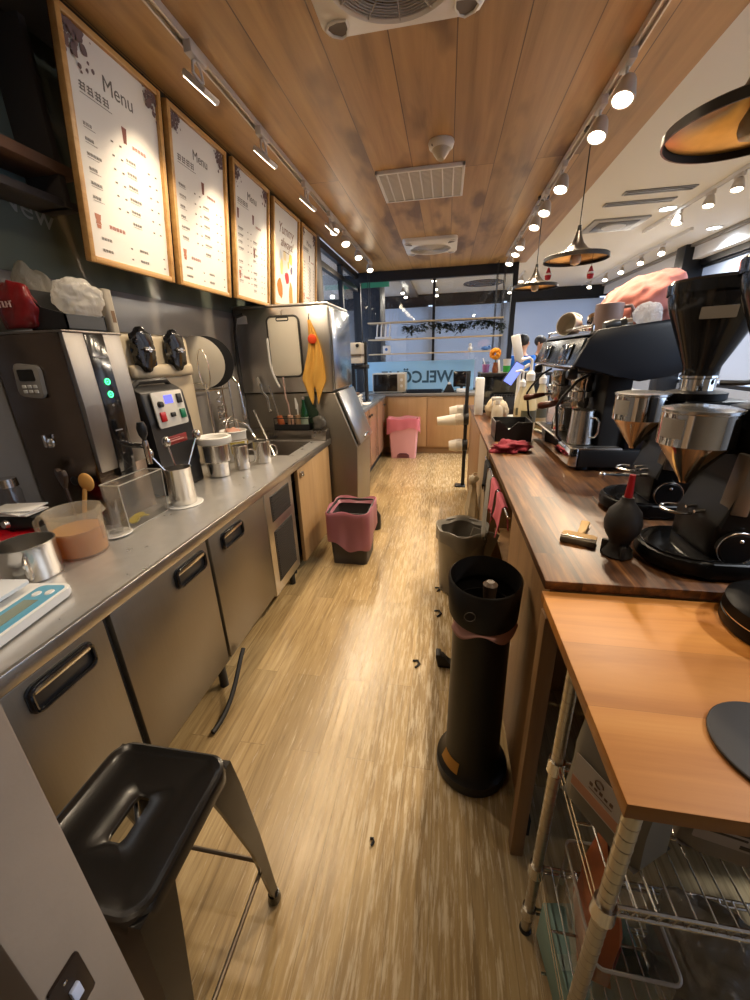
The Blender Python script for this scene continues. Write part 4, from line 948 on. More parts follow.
# bins on the left
PINKF = film('pink_film', '#ee9cae', .22, .3)
def liner(parent, x0, x1, y0, y1, top, drop, seed, m=PINKF):
    r = random.Random(seed)
    def fn(u, v):
        a = u*2*PI; c, s = math.cos(a), math.sin(a)
        k = 1/max(abs(c), abs(s)); k = min(k, 1.32)
        px = (x0+x1)/2 + c*k*(x1-x0)/2*(1.03+.03*math.sin(a*7+seed)*v); py = (y0+y1)/2 + s*k*(y1-y0)/2*(1.03+.03*math.sin(a*9)*v)
        if v < .25: q = v/.25; return ((px-(x0+x1)/2)*(.80+.2*q)+(x0+x1)/2, (py-(y0+y1)/2)*(.80+.2*q)+(y0+y1)/2, top-.05*(1-q)+.012*math.sin(a*5+seed)*q)
        q = (v-.25)/.75
        return (px, py, top - q*(drop + .05*math.sin(a*2+seed) + .015*math.sin(a*7)) + .012*math.sin(a*5+seed)*(1-q))
    return MB().grid(fn, 64, 14).build('bin_liner', m, parent, angle=60)
def bin_body(parent, x0, x1, y0, y1, h, m, taper=.82, lipr=.012):
    mb = MB(); cx, cy = (x0+x1)/2, (y0+y1)/2; hx, hy = (x1-x0)/2, (y1-y0)/2
    rings = []
    for s, z in ((taper, 0), (1, h), (.95, h), (taper*.95, .012)):
        rings.append([mb.bm.verts.new((cx+px*s, cy+py*s, z)) for px, py in rpoly(-hx, -hy, hx, hy, .03, 4)])
    for a, b in zip(rings[:-1], rings[1:]):
        n = len(a)
        for i in range(n): mb.bm.faces.new((a[i], a[(i+1) % n], b[(i+1) % n], b[i]))
    mb.bm.faces.new(list(reversed(rings[0]))); mb.bm.faces.new(rings[-1])
    return mb.build('bin', m, parent)
t = thing('pedal_bin', 'pink plastic bin with a pink bag folded over its rim, before the back cabinet', 'bin', (-.62, 5.97, 0))
bin_body(t, -.23, .23, -.14, .14, .60, mat('bin_pink', '#d9a0a6', .4))
MB().tube([(-.09, -.118, .012), (-.085, -.122, .05), (-.05, -.125, .075), (.05, -.125, .075), (.085, -.122, .05), (.09, -.118, .012)], .008, 6).prism([(-.08, .012), (.08, .012), (.075, .05), (.045, .068), (-.045, .068), (-.075, .05)], 'Y', -.124, -.110).build('pedal_slot', mat('pink_dark', '#6d3d44', .5), t)
liner(t, -.24, .24, -.15, .15, .615, .20, 1)
t = thing('waste_bin', 'dark square bin with a pink bag folded far over it, beside the ice machine', 'bin', (-.685, 2.70, 0))
bin_body(t, -.155, .155, -.17, .17, .43, mat('bin_dark', '#3a3636', .5), .86)
liner(t, -.163, .163, -.178, .178, .445, .27, 4, film('pink_film_dark', '#c2808e', .15, .3))
t = thing('black_jug', 'small black bottle on the floor behind the pink lined bin', 'bottle', (-.60, 3.23, 0))
MB().lathe([(0, 0), (.045, 0), (.05, .01), (.05, .13), (.02, .18), (.018, .21), (0, .21)], n=20).build('bottle', BLACK, t)
MB().lathe([(.022, .205), (.022, .235), (0, .237)], n=16).build('cap', BLACK_GLOSS, t)

# hanging shelves in front of the glass
t = thing('hanging_shelves', 'three pale hanging shelves on black cords in front of the end window', 'shelves', (-.21, 6.46, 0))
PALEW = planks('shelf_wood', ['#b9a482', '#c6b08c', '#d2bd99'], 1, 3, 'X', .5, 1, .0005, seam=.1)
for z in (1.965, 1.725, 1.515):
    MB().box(-1.0, -.09, z, 1.0, .09, z+.018, .002).build('shelf_board', PALEW, t)
for x in (-.98, .88, .98):
    for y in (-.07, .07): MB().cyl((x, y, 1.50), (x, y, 2.70), .006, n=8).build('cord', BLACK, t)
t = thing('leaf_garland', 'dark green leafy garland hanging below the topmost hanging shelf', 'garland', (-.05, 6.44, 1.962))
g = MB(); rg = random.Random(3)
for i in range(1300):
    x = rg.uniform(-.62, .86); z = -.02 - abs(rg.gauss(0, .055)) - .02*math.sin(x*9)
    if -.28 < x < -.15 and rg.random() < .7: continue
    y = rg.uniform(-.06, .05); a = rg.uniform(0, 2*PI); L_ = rg.uniform(.035, .065); tl = rg.uniform(-1, .3)
    d = Vector((math.cos(a)*L_, math.sin(a)*L_*.5, tl*L_)); p = Vector((x, y, max(z, -.2))); w = Vector((-d.y, d.x, .004)).normalized()*L_*.35
    g.quad(p, p+d*.5+w, p+d, p+d*.5-w)
lv = g.build('leaves', mat('leaf_dark', '#1c2a22', .6, var=.4, scale=30), t, flip=False)
MB().tube([(-.65+i*.1, .02*math.sin(i), -.012-.012*math.sin(i*1.3)) for i in range(16)], .004, 6).build('stem', mat('stem_dark', '#2b2a1e', .8), t)
t = thing('fork_ornament', 'white four pronged ornament standing on the middle hanging shelf at its left end', 'ornament', (-.98, 6.42, 1.7435))
for k in range(4): MB().tube([(-.10+k*.065, 0, .03), (-.10+k*.065+.01, 0, .17), (-.10+k*.065+.02, 0, .215)], .011, 8).build('prong', WHITE, t)
MB().box(-.125, -.02, 0, .125, .02, .035, .008).build('base', WHITE, t)
t = thing('small_white_box', 'small white box with a blue dot on the lowest hanging shelf, far left', 'box', (-.93, 6.42, 1.5335))
MB().box(-.055, -.04, 0, .055, .04, .115, .004).build('box', WHITE, t)
MB().lathe([(.022, 0), (0, .001)], M=Matrix.Translation((0, -.0405, .06)) @ Matrix.Rotation(PI/2, 4, 'X')).build('dot', mat('dot_blue', '#3a6fb0', .5), t)
t = thing('blue_figure', 'small blue toy on the lowest hanging shelf near its right end', 'toy', (.56, 6.42, 1.5335))
MB().ball((0, 0, .03), .03, (2, 1, 1)).ball((.06, 0, .045), .026).build('body', mat('toy_blue', '#4a78b8', .4), t)
MB().ball((.06, -.024, .05), .006).build('eye', BLACK, t)
t = thing('white_figure', 'small white round toy on the lowest hanging shelf left of the blue toy', 'toy', (.34, 6.42, 1.5335))
MB().ball((0, 0, .035), .035).ball((.0, 0, .085), .025).build('body', WHITE, t)
MB().ball((.0, -.022, .09), .005).build('nose', BLACK, t)
# ================================================================== RIGHT COUNTER
WAL = planks('walnut_top', ['#26140a', '#4a2d17', '#6d4626', '#93673a'], .085, .75, 'Y', .42, 1.3, .0008, coat=0, seam=.4, bump=.01)
ZC = 0.9705
t = thing('coffee_bar', 'long coffee bar with a dark walnut top on the right of the aisle', 'bar counter', (.257, 0, 0))
MB().box(0, .880, .945, .98, 4.46, .97, .003).build('bar_top', WAL, t)
PLYD = planks('plywood_panel', ['#7d5c3a', '#8d6a45', '#98754d'], 3, 3, 'Z', .5, .8, .001, seam=.1)
MB().box(-.008, .817, 0, .03, .858, .906, .002).build('end_post', PLYD, t)
MB().box(.02, .905, .08, .045, 1.50, .93, .002).build('front_panel', PLYD, t)
MB().box(.02, 2.55, .08, .045, 3.15, .93, .002).build('front_panel', mat('panel_pale', '#8f7d66', .5), t)
MB().box(.02, 3.17, .05, .045, 4.44, .93, .002).build('front_panel', PLYD, t)
for y in (1.51, 2.52, 3.15): MB().box(.03, y, 0, .95, y+.022, .93, .002).build('divider', PLYD, t)
MB().box(.95, .89, 0, .975, 4.44, .93, .002).build('back_panel', mat('bar_back', '#2f2924', .6), t)
MB().box(.10, 1.535, .36, .95, 2.51, .38, .002).build('inner_shelf', PLYD, t)
MB().cyl((.012, 1.52, .865), (.012, 2.55, .865), .006, n=10).build('towel_rail', CHROME_SOFT, t)
MB().box(.04, .88, 0, .06, 4.42, .075).build('plinth', BLACK_MATT, t)

# towels and things hung on the bar
def hung(label, name, cat, y, w, L, m, seed, x=.269, group=None, zt=.865):
    t = thing(name, label, cat, (x, y, zt), 0, group)
    def fn(u, v):
        s = (v-.5)*2
        zz = .009 - abs(s)*L*(1 if s < 0 else .7)
        xx = (-.011 - .012*abs(s) - .008*math.sin(u*9+seed)*abs(s)) if s < 0 else (.011 + .012*s)
        if abs(s) < .06: xx *= abs(s)/.06
        return (xx, (u-.5)*w*(1-.22*abs(s)) + .012*math.sin(s*4+seed), zz - .03*math.sin(u*5+seed)*abs(s))
    MB().grid(fn, 20, 30).build('cloth', m, t, solid=.002)
    MB().tube([(-.013, (u-.5)*w*.76, -L*.93) for u in (0, .25, .5, .75, 1)], .003, 5).build('hem', m, t)
    return t
PINKC = mat('pink_cloth', '#cc6675', .9, bump=.15, bscale=180)
hung('pink cloth hanging on the bar rail nearest the camera', 'hanging_cloth', 'cloth', 1.72, .20, .13, PINKC, 1, group='pink cloths on the bar rail')
hung('second pink cloth on the bar rail, longer and further back', 'hanging_cloth', 'cloth', 1.96, .20, .17, PINKC, 2.2, group='pink cloths on the bar rail')
hung('dark cloth hanging on the bar rail behind the pink ones', 'hanging_cloth', 'cloth', 2.36, .18, .16, mat('dark_cloth', '#1d1d20', .9), 3.1)
hung('pale grey cloth hanging low on the bar rail between pink and dark cloths', 'hanging_cloth', 'cloth', 2.18, .16, .42, mat('grey_cloth', '#8d8a84', .9), 4)
t = thing('hanging_bag', 'creased beige plastic bag hanging on the bar front above the grey bin', 'bag', (.225, 2.86, .60))
def bg(u, v):
    a = u*2*PI; w = (.02+.075*min(1, v*2.2)) if v < .9 else .095*(1-(v-.9)*6)
    return (math.cos(a)*w*.45 + .01*math.sin(a*5+v*6), math.sin(a)*w*1.2 + .012*math.sin(a*4+v*5), -.52*v + .02*math.sin(a*3)*(1-v))
MB().grid(bg, 30, 24).build('bag', film('bag_beige', '#c9bba0', .15, .4), t)
MB().tube([(.03, 0, .06), (.005, .0, .065), (0, 0, .02), (0, .01, -.02)], .005, 6).build('knot', film('bag_beige2', '#c9bba0', .1, .4), t)
crumple((0, 0, .01), (.035, .06, .04), .4, 3.5, 8, sub=3).build('gathered_top', film('bag_beige3', '#d0c2a8', .1, .4), t)

# black post with cup dispensers at the far end of the bar
t = thing('cup_dispenser', 'black upright post with horizontal cup tubes at the far end of the bar', 'cup dispenser', (.235, 4.56, 0))
MB().box(-.02, -.02, 0, .02, .02, 1.30, .003).box(-.09, -.06, 0, .03, .06, .015, .003).build('post', BLACK, t)
for z in (.88, .80, .50):
    MB().cyl((-.026, (-.0 if z != .88 else .12), z), (.03, (-.0 if z != .88 else .12), z), .068, n=24).build('tube_mount', BLACK, t)
MB().tube([(0, .02, .70), (.03, .05, .45), (.0, .04, .2), (.02, .05, .02)], .006, 6).build('cable', BLACK, t)
CUPW = mat('paper_cup', '#d5cdbf', .6)
def cups(label, p0, p1, r0, r1, n):
    t = thing('paper_cups', label, 'cups', p0, 0, 'paper cup stacks in the dispenser'); d = Vector(p1)-Vector(p0); L = d.length
    q = Vector((0, 0, 1)).rotation_difference(d.normalized()).to_matrix().to_4x4()
    step = min(.012, L*.5/n)
    for k in range(n):
        z0 = k*step
        prof = [(r0, z0), (r0+.002, z0+.004), (r0-.001, z0+.008)]
        if k == n-1: prof += [(r1, L), (r1*.96, L), (0, L-.006)]
        MB().lathe(prof + ([] if k == n-1 else [(r0-.003, z0+.002)]), n=26, M=q).build('cup', CUPW, t)
    return t
cups('long stack of white paper cups pointing into the aisle, upper front tube', (.205, 4.56, .80), (-.085, 4.56, .775), .064, .046, 8)
cups('short stack of white paper cups in the upper rear tube', (.205, 4.68, .88), (.05, 4.68, .87), .064, .050, 7)
cups('stack of white paper cups in the lower tube of the dispenser', (.205, 4.56, .50), (.055, 4.56, .49), .070, .055, 8)

# bins on the right
t = thing('grey_bin', 'round grey bin with a translucent liner and lid inside, under the bar', 'bin', (.135, 2.345, 0))
MB().lathe([(0, 0), (.13, 0), (.138, .01), (.155, .44), (.160, .45), (.150, .45), (.13, .015), (0, .015)], n=40).build('bin', mat('bin_grey', '#6f6a62', .35), t)
MB().grid(lambda u, v: ((.166+.006*math.sin(u*PI*14))*math.cos(u*2*PI)*(1 if v > .3 else .8+.2*v/.3), (.166+.006*math.sin(u*PI*14))*math.sin(u*2*PI)*(1 if v > .3 else .8+.2*v/.3), .462-(.10+.02*math.sin(u*PI*6))*max(0, v-.3)/.7-.03*(max(0, .3-v)/.3)+.008*math.sin(u*PI*10)), 60, 12).build('bin_liner', film('liner_grey', '#98938a', .3, .3), t)
MB().box(-.07, -.055, .30, .10, -.045, .475, .004, M=Matrix.Rotation(R(16), 4, 'Y')).build('flap', mat('flap_grey', '#7a746a', .4), t)
t = thing('tall_bin', 'tall black standing bin with a hooded top and pink liner edge, before the bar end', 'bin', (.142, 1.10, 0))
BINB = mat('bin_black', '#0f0c0a', .42)
MB().lathe([(0, 0), (.128, 0), (.132, .012), (.130, .045), (.118, .055), (.110, .075), (.098, .10), (.093, .68), (.093, .74), (.086, .74), (.086, .10), (0, .09)], n=48).build('tube', BINB, t)
hd = MB(); rings = []
for r_, zf, zb in ((.096, .735, .715), (.110, .700, .745), (.114, .825, .85), (.108, .831, .855), (.100, .765, .785)):
    rings.append([hd.bm.verts.new((r_*math.cos(2*PI*i/48), r_*math.sin(2*PI*i/48), zf*(.5-.5*math.sin(2*PI*i/48)) + zb*(.5+.5*math.sin(2*PI*i/48)))) for i in range(48)])
for a, b in zip(rings[:-1], rings[1:]):
    for i in range(48): hd.bm.faces.new((a[i], a[(i+1) % 48], b[(i+1) % 48], b[i]))
hd.build('hood', BINB, t, angle=60)
MB().grid(lambda u, v: ((.098+.014*v)*math.cos(PI*1.15+u*PI*.75), (.098+.014*v)*math.sin(PI*1.15+u*PI*.75), .712 - .035*v - .016*math.sin(u*11)*v), 30, 6).build('liner_edge', mat('liner_pink', '#b58a86', .6), t, solid=.001)
MB().tube([(-.05+.016*math.cos(a*PI/8), -.1125+.001*a*0, .765+.016*math.sin(a*PI/8)) for a in range(16)], .0016, 5, True, ).build('round_mark', mat('mark_grey', '#4a443c', .6), t)
TAPE = mat('tape_amber', '#9a6a22', .4)
MB().lathe([(.0945, .66), (.0945, .73)], n=8, a0=R(170), a1=R(205)).build('tape', TAPE, t)
MB().lathe([(.116, .065), (.1005, .105)], n=8, a0=R(195), a1=R(240)).build('tape', TAPE, t)
MB().lathe([(0, 0), (.02, .0), (.024, .05), (.012, .06), (0, .06)], c=(.02, .02, .75), n=16).build('ash_knob', mat('knob_brown', '#4c3c30', .5), t)
t = thing('floor_clamp', 'small black rubber stop lying on the floor left of the tall black bin', 'door stop', (.055, 1.60, 0))
MB().prism([(-.05, 0), (.05, 0), (.045, .02), (.0, .03), (-.02, .07), (-.055, .08), (-.06, .05)], 'Y', -.02, .02, .006).build('stop', RUBBER, t)
MB().box(-.062, -.026, .055, -.035, .026, .085, .006).build('grip', RUBBER, t)
for i, (x, y, L_, nm) in enumerate(((-.108, 1.56, .05, 'curled black scrap on the floor in the middle of the aisle'), (-.008, 1.99, .06, 'black scrap of strip on the floor left of the round grey bin'), (-.015, 2.26, .045, 'tiny dark scrap on the floor farther along the aisle'), (-.193, .77, .02, 'tiny dark crumb on the floor nearest the camera'))):
    t = tag(MB().tube([(0, 0, .005), (L_*.4, L_*.5, .007), (L_*.2, L_, .005), (-L_*.3, L_*.9, .006)], .0055 if i < 3 else .004, 6).build('floor_scrap', RUBBER, loc=(x, y, 0)), nm, 'scrap', 'scraps on the floor')

# ------------------------------------------------------------------ far part of the bar top
t = thing('display_case', 'low black framed glass case at the far end of the bar top', 'display case', (.62, 4.02, ZC))
db = MB()
for x in (-.30, .30):
    for y in (-.18, .18): db.box(x-.009, y-.009, 0, x+.009, y+.009, .33)
db.box(-.31, -.19, 0, .31, .19, .025).build('frame', BLACK, t)
MB().box(-.31, -.19, .325, .31, .19, .352, .003).build('top', BLACK, t)
MB().box(-.30, -.185, .02, .30, -.181, .33).build('glass_panel', GLASS, t)
MB().box(-.29, .17, .03, .29, .18, .32).build('back_panel', BLACK_MATT, t)
ZD = ZC+.353
t = thing('white_box_device', 'tall narrow white box standing at the aisle edge of the bar top', 'box', (.318, 3.98, ZC))
# stands free beside the case
t.location = (.283, 3.72, ZC)
MB().box(-.020, -.06, .0, .052, .05, .325, .008).build('case', WHITE, t)
MB().box(-.022, -.045, .02, -.019, .035, .30).build('side_seam', mat('seam_grey', '#9a968f', .6), t)
t = thing('purple_cup', 'clear cup of purple drink with straw on top of the black display case', 'cup', (.36, 3.93, ZD))
MB().lathe([(0, 0), (.030, 0), (.038, .10), (.036, .10), (.028, .004), (0, .004)], n=24).build('cup', CLEAR, t)
MB().lathe([(0, .005), (.0285, .005), (.034, .075), (0, .075)], n=24).build('drink', mat('drink_purple', '#9a5f9c', .4), t)
MB().tube([(.0, 0, .05), (-.03, 0, .13)], .004, 6).build('straw', WHITE, t)
t = thing('flower_vase', 'small brown vase with a round orange flower on the display case', 'vase', (.445, 3.92, ZD))
MB().lathe([(0, 0), (.024, 0), (.030, .03), (.02, .075), (.024, .09), (0, .09)], n=20).build('vase', mat('vase_brown', '#8a5030', .4, var=.4, scale=40), t)
fl = MB(); rg = random.Random(5)
for i in range(60):
    a, b = rg.uniform(0, 2*PI), math.acos(rg.uniform(-1, 1)); p = Vector((math.sin(b)*math.cos(a), math.sin(b)*math.sin(a), math.cos(b)))*.040
    fl.ball(p + Vector((-.01, 0, .165)), .015, u=6, v=4)
fl.build('flower', mat('flower_orange', '#d68a17', .7), t)
MB().tube([(0, 0, .08), (-.008, 0, .14)], .005, 6).build('stem', mat('stem_green', '#3f5a28', .7), t)
tag(MB().box(-.009, -.003, 0, .009, .003, .115, .001, M=Matrix.Rotation(R(-8), 4, 'Y')).build('place_card', PAPER, loc=(.483, 3.90, ZD)), 'narrow white card leaning beside the orange flower', 'card')
t = thing('green_cup', 'white cup with a bright green sleeve on the display case', 'cup', (.545, 3.92, ZD))
MB().lathe([(0, 0), (.028, 0), (.036, .115), (.038, .118), (.034, .118), (.026, .004), (0, .004)], n=24).build('cup', WHITE, t)
MB().lathe([(.0295, .004), (.0335, .06)], n=24).build('sleeve', mat('sleeve_green', '#2f9a38', .5), t)
t = thing('payment_terminal', 'white tilting stand carrying a payment terminal with a blue lit screen', 'terminal', (.60, 3.55, ZC))
MB().lathe([(0, 0), (.07, 0), (.07, .012), (.02, .02), (.014, .36), (0, .36)], n=24).tube([(0, 0, .36), (.03, 0, .40), (.075, -.01, .43)], .014, 8).build('stand', WHITE, t)
Mt = Matrix.Translation((-.035, -.02, .55)) @ Matrix.Rotation(R(-14), 4, 'Y')
MB().box(-.035, -.012, -.11, .035, .012, .11, .008, M=Mt).build('upper_panel', WHITE, t)
Mt = Matrix.Translation((-.055, -.05, .36)) @ Matrix.Rotation(R(32), 4, 'Y')
sc = MB().box(-.042, -.01, -.095, .042, .01, .095, .006, M=Mt).build('screen_housing', mat('term_dark', '#24262e', .4), t)
MB().box(-.037, -.0125, -.085, .037, -.0098, .088, M=Mt).build('screen', emis('screen_blue', (.16, .22, .75), .9), sc)
t = thing('spray_bottle', 'clear spray bottle with white trigger on the bar top', 'bottle', (.392, 3.12, ZC))
MB().lathe([(0, 0), (.040, 0), (.043, .006), (.043, .11), (.034, .14), (.016, .155), (.016, .17), (0, .17)], n=24).build('bottle', film('spray_clear', '#cfc6b4', .45, .2), t)
MB().lathe([(.018, .165), (.018, .19), (0, .19)], n=16).box(-.05, -.012, .188, .03, .012, .215, .005).box(-.045, -.006, .15, -.034, .006, .19, .003).build('trigger', WHITE, t)
t = thing('jute_sack', 'folded beige cloth lying behind the spray bottle on the bar top', 'cloth', (.44, 3.50, ZC))
crumple((0, 0, .07), (.10, .09, .10), .22, 2.4, 15, flat=.7).build('cloth', mat('beige_cloth', '#b8a78b', .9, bump=.2, bscale=150), t)
PUMPG = film('syrup_clear', '#d9cfb0', .45, .12)
def pump(label, x, y, s, liquid):
    t = thing('pump_bottle', label, 'bottle', (x, y, ZC), R(200), 'pump bottles on the bar')
    MB().lathe([(0, 0), (.052*s, 0), (.056*s, .008), (.056*s, .13*s), (.048*s, .19*s), (.024*s, .27*s), (.020*s, .31*s), (0, .31*s)], n=28).build('bottle', PUMPG, t)
    MB().lathe([(0, .005), (.050*s, .005), (.053*s, .11*s), (0, .11*s)], n=24).build('syrup', liquid, t)
    MB().lathe([(.027*s, .30*s), (.027*s, .34*s), (.010*s, .36*s), (.008*s, .42*s), (0, .42*s)], n=18).tube([(0, 0, .42*s), (.02*s, 0, .435*s), (.075*s, 0, .425*s)], .009*s, 8).build('pump', WHITE, t)
    MB().lathe([(.0568*s, .05), (.0568*s, .12*s)], n=16, a0=R(20), a1=R(160)).build('label', mat('syrup_label', '#4b4a3a', .6), t)
    return t
SY = film('syrup_pale', '#cdb98a', .4, .15)
pump('clear syrup bottle with tall white pump, nearest the cup tray', .585, 3.0, 1.12, SY)
pump('clear syrup bottle with white pump behind the espresso machine corner', .72, 3.22, 1.0, SY)
pump('smaller clear pump bottle against the display case', .60, 3.36, .9, SY)
t = thing('black_grate_box', 'black slotted box behind the spray bottle', 'box', (.52, 3.735, ZC))
gb = MB().box(-.10, -.03, 0, .10, .03, .16, .004)
for k in range(9): gb.box(-.088+k*.022, -.033, .15, -.076+k*.022, .033, .175)
gb.build('box', BLACK, t)
t = thing('green_leaf_bowl', 'small bowl of green leaves by the display case', 'bowl', (.70, 3.70, ZC))
MB().lathe([(0, 0), (.04, 0), (.075, .05), (.071, .05), (.036, .005), (0, .005)], n=24).build('bowl', WHITE, t)
crumple((0, 0, .065), (.065, .06, .05), .5, 4, 31, sub=3).build('leaves', mat('leaf_bowl', '#3f5530', .7, var=.4, scale=30), t)
t = thing('lid_tray', 'black open tray holding lids on the bar beside the espresso machine', 'tray', (.415, 2.64, ZC))
lt = MB()
lt.box(-.10, -.12, 0, .12, .12, .006)
lt.prism([(-.10, 0), (.12, 0), (.12, .12), (.03, .12), (-.02, .075), (-.075, .13), (-.10, .13)], 'Y', -.12, -.115).prism([(-.10, 0), (.12, 0), (.12, .12), (-.10, .12)], 'Y', .115, .12)
lt.box(-.10, -.12, 0, -.095, .12, .12).box(.115, -.12, 0, .12, .12, .12).build('tray', BLACK, t)
for k in range(5): MB().lathe([(0, .004), (.038, .004), (.042, 0), (.042, .006), (.036, .010), (0, .010)], n=20, c=(.02, -.04, .007+k*.012)).build('cup_lid', WHITE, t)
t = thing('pale_tray', 'flat pale dish with a green rim beyond the lid tray', 'dish', (.50, 2.86, ZC))
MB().lathe([(0, .002), (.055, 0), (.075, .022), (.072, .024), (.05, .006), (0, .006)], n=28).build('dish', OFFWHITE, t)
MB().tube([(.0735*math.cos(a*PI/14), .0735*math.sin(a*PI/14), .0235) for a in range(28)], .003, 6, True).build('rim', mat('rim_green', '#5d7a4a', .5), t)
t = thing('red_cloth', 'crumpled dark red cloth lying on the bar top beside the espresso machine', 'cloth', (.375, 2.27, ZC))
crumple((0, 0, .022), (.10, .085, .038), .5, 3.6, 17, flat=.6).build('cloth', mat('cloth_red', '#7c2030', .9, var=.3, scale=20, bump=.2, bscale=160), t)
# ------------------------------------------------------------------ espresso machine
t = thing('espresso_machine', 'large black and chrome espresso machine with sloping side wings on the bar top', 'espresso machine', (.77, 2.25, ZC))
NAVY = mat('wing_black', (.007, .008, .012), .40, spec=.3)
W2 = .41
MB().box(-.16, -.385, .02, .205, .385, .10, .006).build('base', BLACK, t)
tr = MB().prism([(-.205, .028), (-.165, .018), (-.165, .106), (-.20, .106)], 'Y', -.385, .385, .003).build('drip_tray', CHROME, t)
MB().box(-.20, -.38, .100, .02, .38, .108, .002).build('tray_rim', STEEL, tr)
for k in range(22): pass
g_ = MB()
for k in range(24): g_.box(-.19, -.372+k*.0315, .1075, .01, -.362+k*.0315, .1115)
g_.build('tray_grid', STEEL_DARK, tr)
MB().box(-.075, -.34, .10, .03, .34, .43, .01).build('back_body', BLACK_MATT, t)
wing = [(-.245, .462), (-.215, .53), (-.196, .572), (-.163, .605), (.109, .634), (.185, .632), (.215, .52), (.205, .44), (.116, .414), (.02, .398), (-.07, .42), (-.156, .452)]
for s in (-1, 1):
    y0 = s*W2
    MB().prism(wing, 'Y', min(y0, y0-s*.028), max(y0, y0-s*.028), .006).build('side_wing', NAVY, t)
MB().prism([(-.20, .445), (-.185, .575), (.19, .60), (.19, .43), (.0, .405), (-.12, .43)], 'Y', -W2+.03, W2-.03, .005).build('group_housing', BLACK, t)
fp = MB().prism([(-.236, .462), (-.206, .577), (-.196, .577), (-.20, .445)], 'Y', -W2+.03, W2-.03, .002).build('front_fascia', mat('fascia_grey', '#3b4148', .25, .5), t)
for y in (-.20, .18):
    MB().box(-.004, -.085, -.035, .004, .085, .035, .004, M=Matrix.Translation((-.226, y, .522)) @ Matrix.Rotation(R(13), 4, 'Y')).build('display', BLACK_GLOSS, fp)
    for k in range(3): MB().lathe([(.009, 0), (.007, .006), (0, .007)], M=Matrix.Translation((-.237, y-.05+k*.05, .480)) @ Matrix.Rotation(-PI/2, 4, 'Y')).build('button', CHROME_SOFT, fp)
MB().box(-.241, -W2+.04, .457, -.232, W2-.04, .466, .002).build('trim_line', CHROME_SOFT, fp)
for y in (-.20, .18):
    gh = MB().lathe([(.0, .365), (.048, .365), (.05, .33), (.045, .32), (.045, .29), (.058, .285), (.058, .26), (.0, .26)], c=(-.135, y, .06), n=30).build('group_head', CHROME, t)
    pf = MB().lathe([(.0, .258), (.040, .258), (.040, .22), (.028, .20), (0, .20)], c=(-.135, y, .06), n=26).tube([(-.17, y, .298), (-.215, y, .296)], .009, 10).tube([(-.135, y-.012, .265), (-.135, y-.014, .24)], .006, 8).tube([(-.135, y+.012, .265), (-.135, y+.014, .24)], .006, 8).build('portafilter', CHROME_SOFT, t)
    MB().lathe([(.010, 0), (.013, .02), (.0165, .06), (.018, .10), (.012, .115), (0, .117)], M=Matrix.Translation((-.21, y, .296)) @ Matrix.Rotation(R(-100), 4, 'Y'), n=20).build('handle', mat('handle_brown', '#4a2314', .35), pf)
for y, k in ((-.345, -1), (.335, 1)):
    MB().tube([(-.15, y, .43), (-.20, y, .40), (-.255, y, .33), (-.275, y+.01*k, .29), (-.255, y+.0*k, .16), (-.235, y-.0*k, .135)], .0065, 10).build('steam_wand', mat('wand_dark', '#231d19', .3, .6), t)
    MB().lathe([(.0, .02), (.022, .018), (.024, 0), (.018, -.02), (0, -.022)], M=Matrix.Translation((-.228, y, .43)) @ Matrix.Rotation(PI/2, 4, 'Y'), n=18).build('steam_knob', BLACK, t)
cr = MB()
for y in (-.37, .37): cr.tube([(-.178, y, .59), (-.178, y, .622)], .006, 8)
cr.tube([(-.178, -.37, .622), (-.178, .37, .622)], .006, 8)
cr.build('cup_rail', CHROME_SOFT, t)
MB().prism([(-.19, .588), (.20, .617), (.20, .627), (-.19, .598)], 'Y', -.385, .385).build('cup_tray', STEEL, t)
MB().box(.03, -.36, .02, .215, .36, .33, .01).build('rear_cover', mat('rear_blue_black', '#10141d', .3), t)
for x in (-.12, .16):
    for y in (-.33, .33): MB().lathe([(0, 0), (.022, 0), (.018, .022), (0, .022)], c=(x, y, 0), n=16).build('foot', RUBBER, t)

mug('brushed steel milk pitcher standing on the espresso machine drip tray', (.635, 1.965, ZC+.1125), .050, .155, CHROME_SOFT, R(-60), taper=1.15, name='pitcher', hr=.005)
t = thing('milk_pitcher', 'second steel pitcher farther along the drip tray', 'pitcher', (.64, 2.31, ZC+.112))
MB().lathe([(0, 0), (.048, 0), (.052, .01), (.050, .06), (.040, .10), (.043, .125), (.040, .125), (.036, .10), (.046, .06), (.046, .008), (0, .008)], n=28).build('body', CHROME, t)
MB().tube([(.038, .0, .11), (.07, 0, .11), (.075, 0, .06), (.05, 0, .03)], .005, 8).build('handle', CHROME_SOFT, t)
t = thing('glass_cups', 'clear glass pitcher on the drip tray at the far end', 'pitcher', (.65, 2.52, ZC+.112))
MB().lathe([(0, 0), (.045, 0), (.050, .11), (.053, .115), (.048, .115), (.042, .005), (0, .005)], n=26).build('glass', CLEAR, t)
MB().tube([(.049, 0, .10), (.08, 0, .095), (.08, 0, .04), (.045, 0, .025)], .006, 8).build('handle', CLEAR, t)
ZE = ZC + .590
CUPP = mat('cup_mauve', '#9c8580', .35)
def mugz(x): return ZC + .598 + (x-.58)*.0744 - .011
t = thing('mauve_mug', 'mauve ceramic mug with handle on top of the espresso machine', 'mug', (.695, 2.03, mugz(.695)+.012), R(-25))
MB().lathe([(0, 0), (.052, 0), (.055, .006), (.056, .105), (.051, .107), (.050, .01), (0, .01)], n=32).build('cup', CUPP, t)
MB().tube([(.053, 0, .09), (.08, 0, .092), (.092, 0, .075), (.090, 0, .04), (.072, 0, .022), (.052, 0, .02)], .0075, 10).build('handle', CUPP, t)
t = thing('cream_cup', 'cream cup lying on its side on top of the espresso machine', 'cup', (.625, 2.32, mugz(.60)+.058))
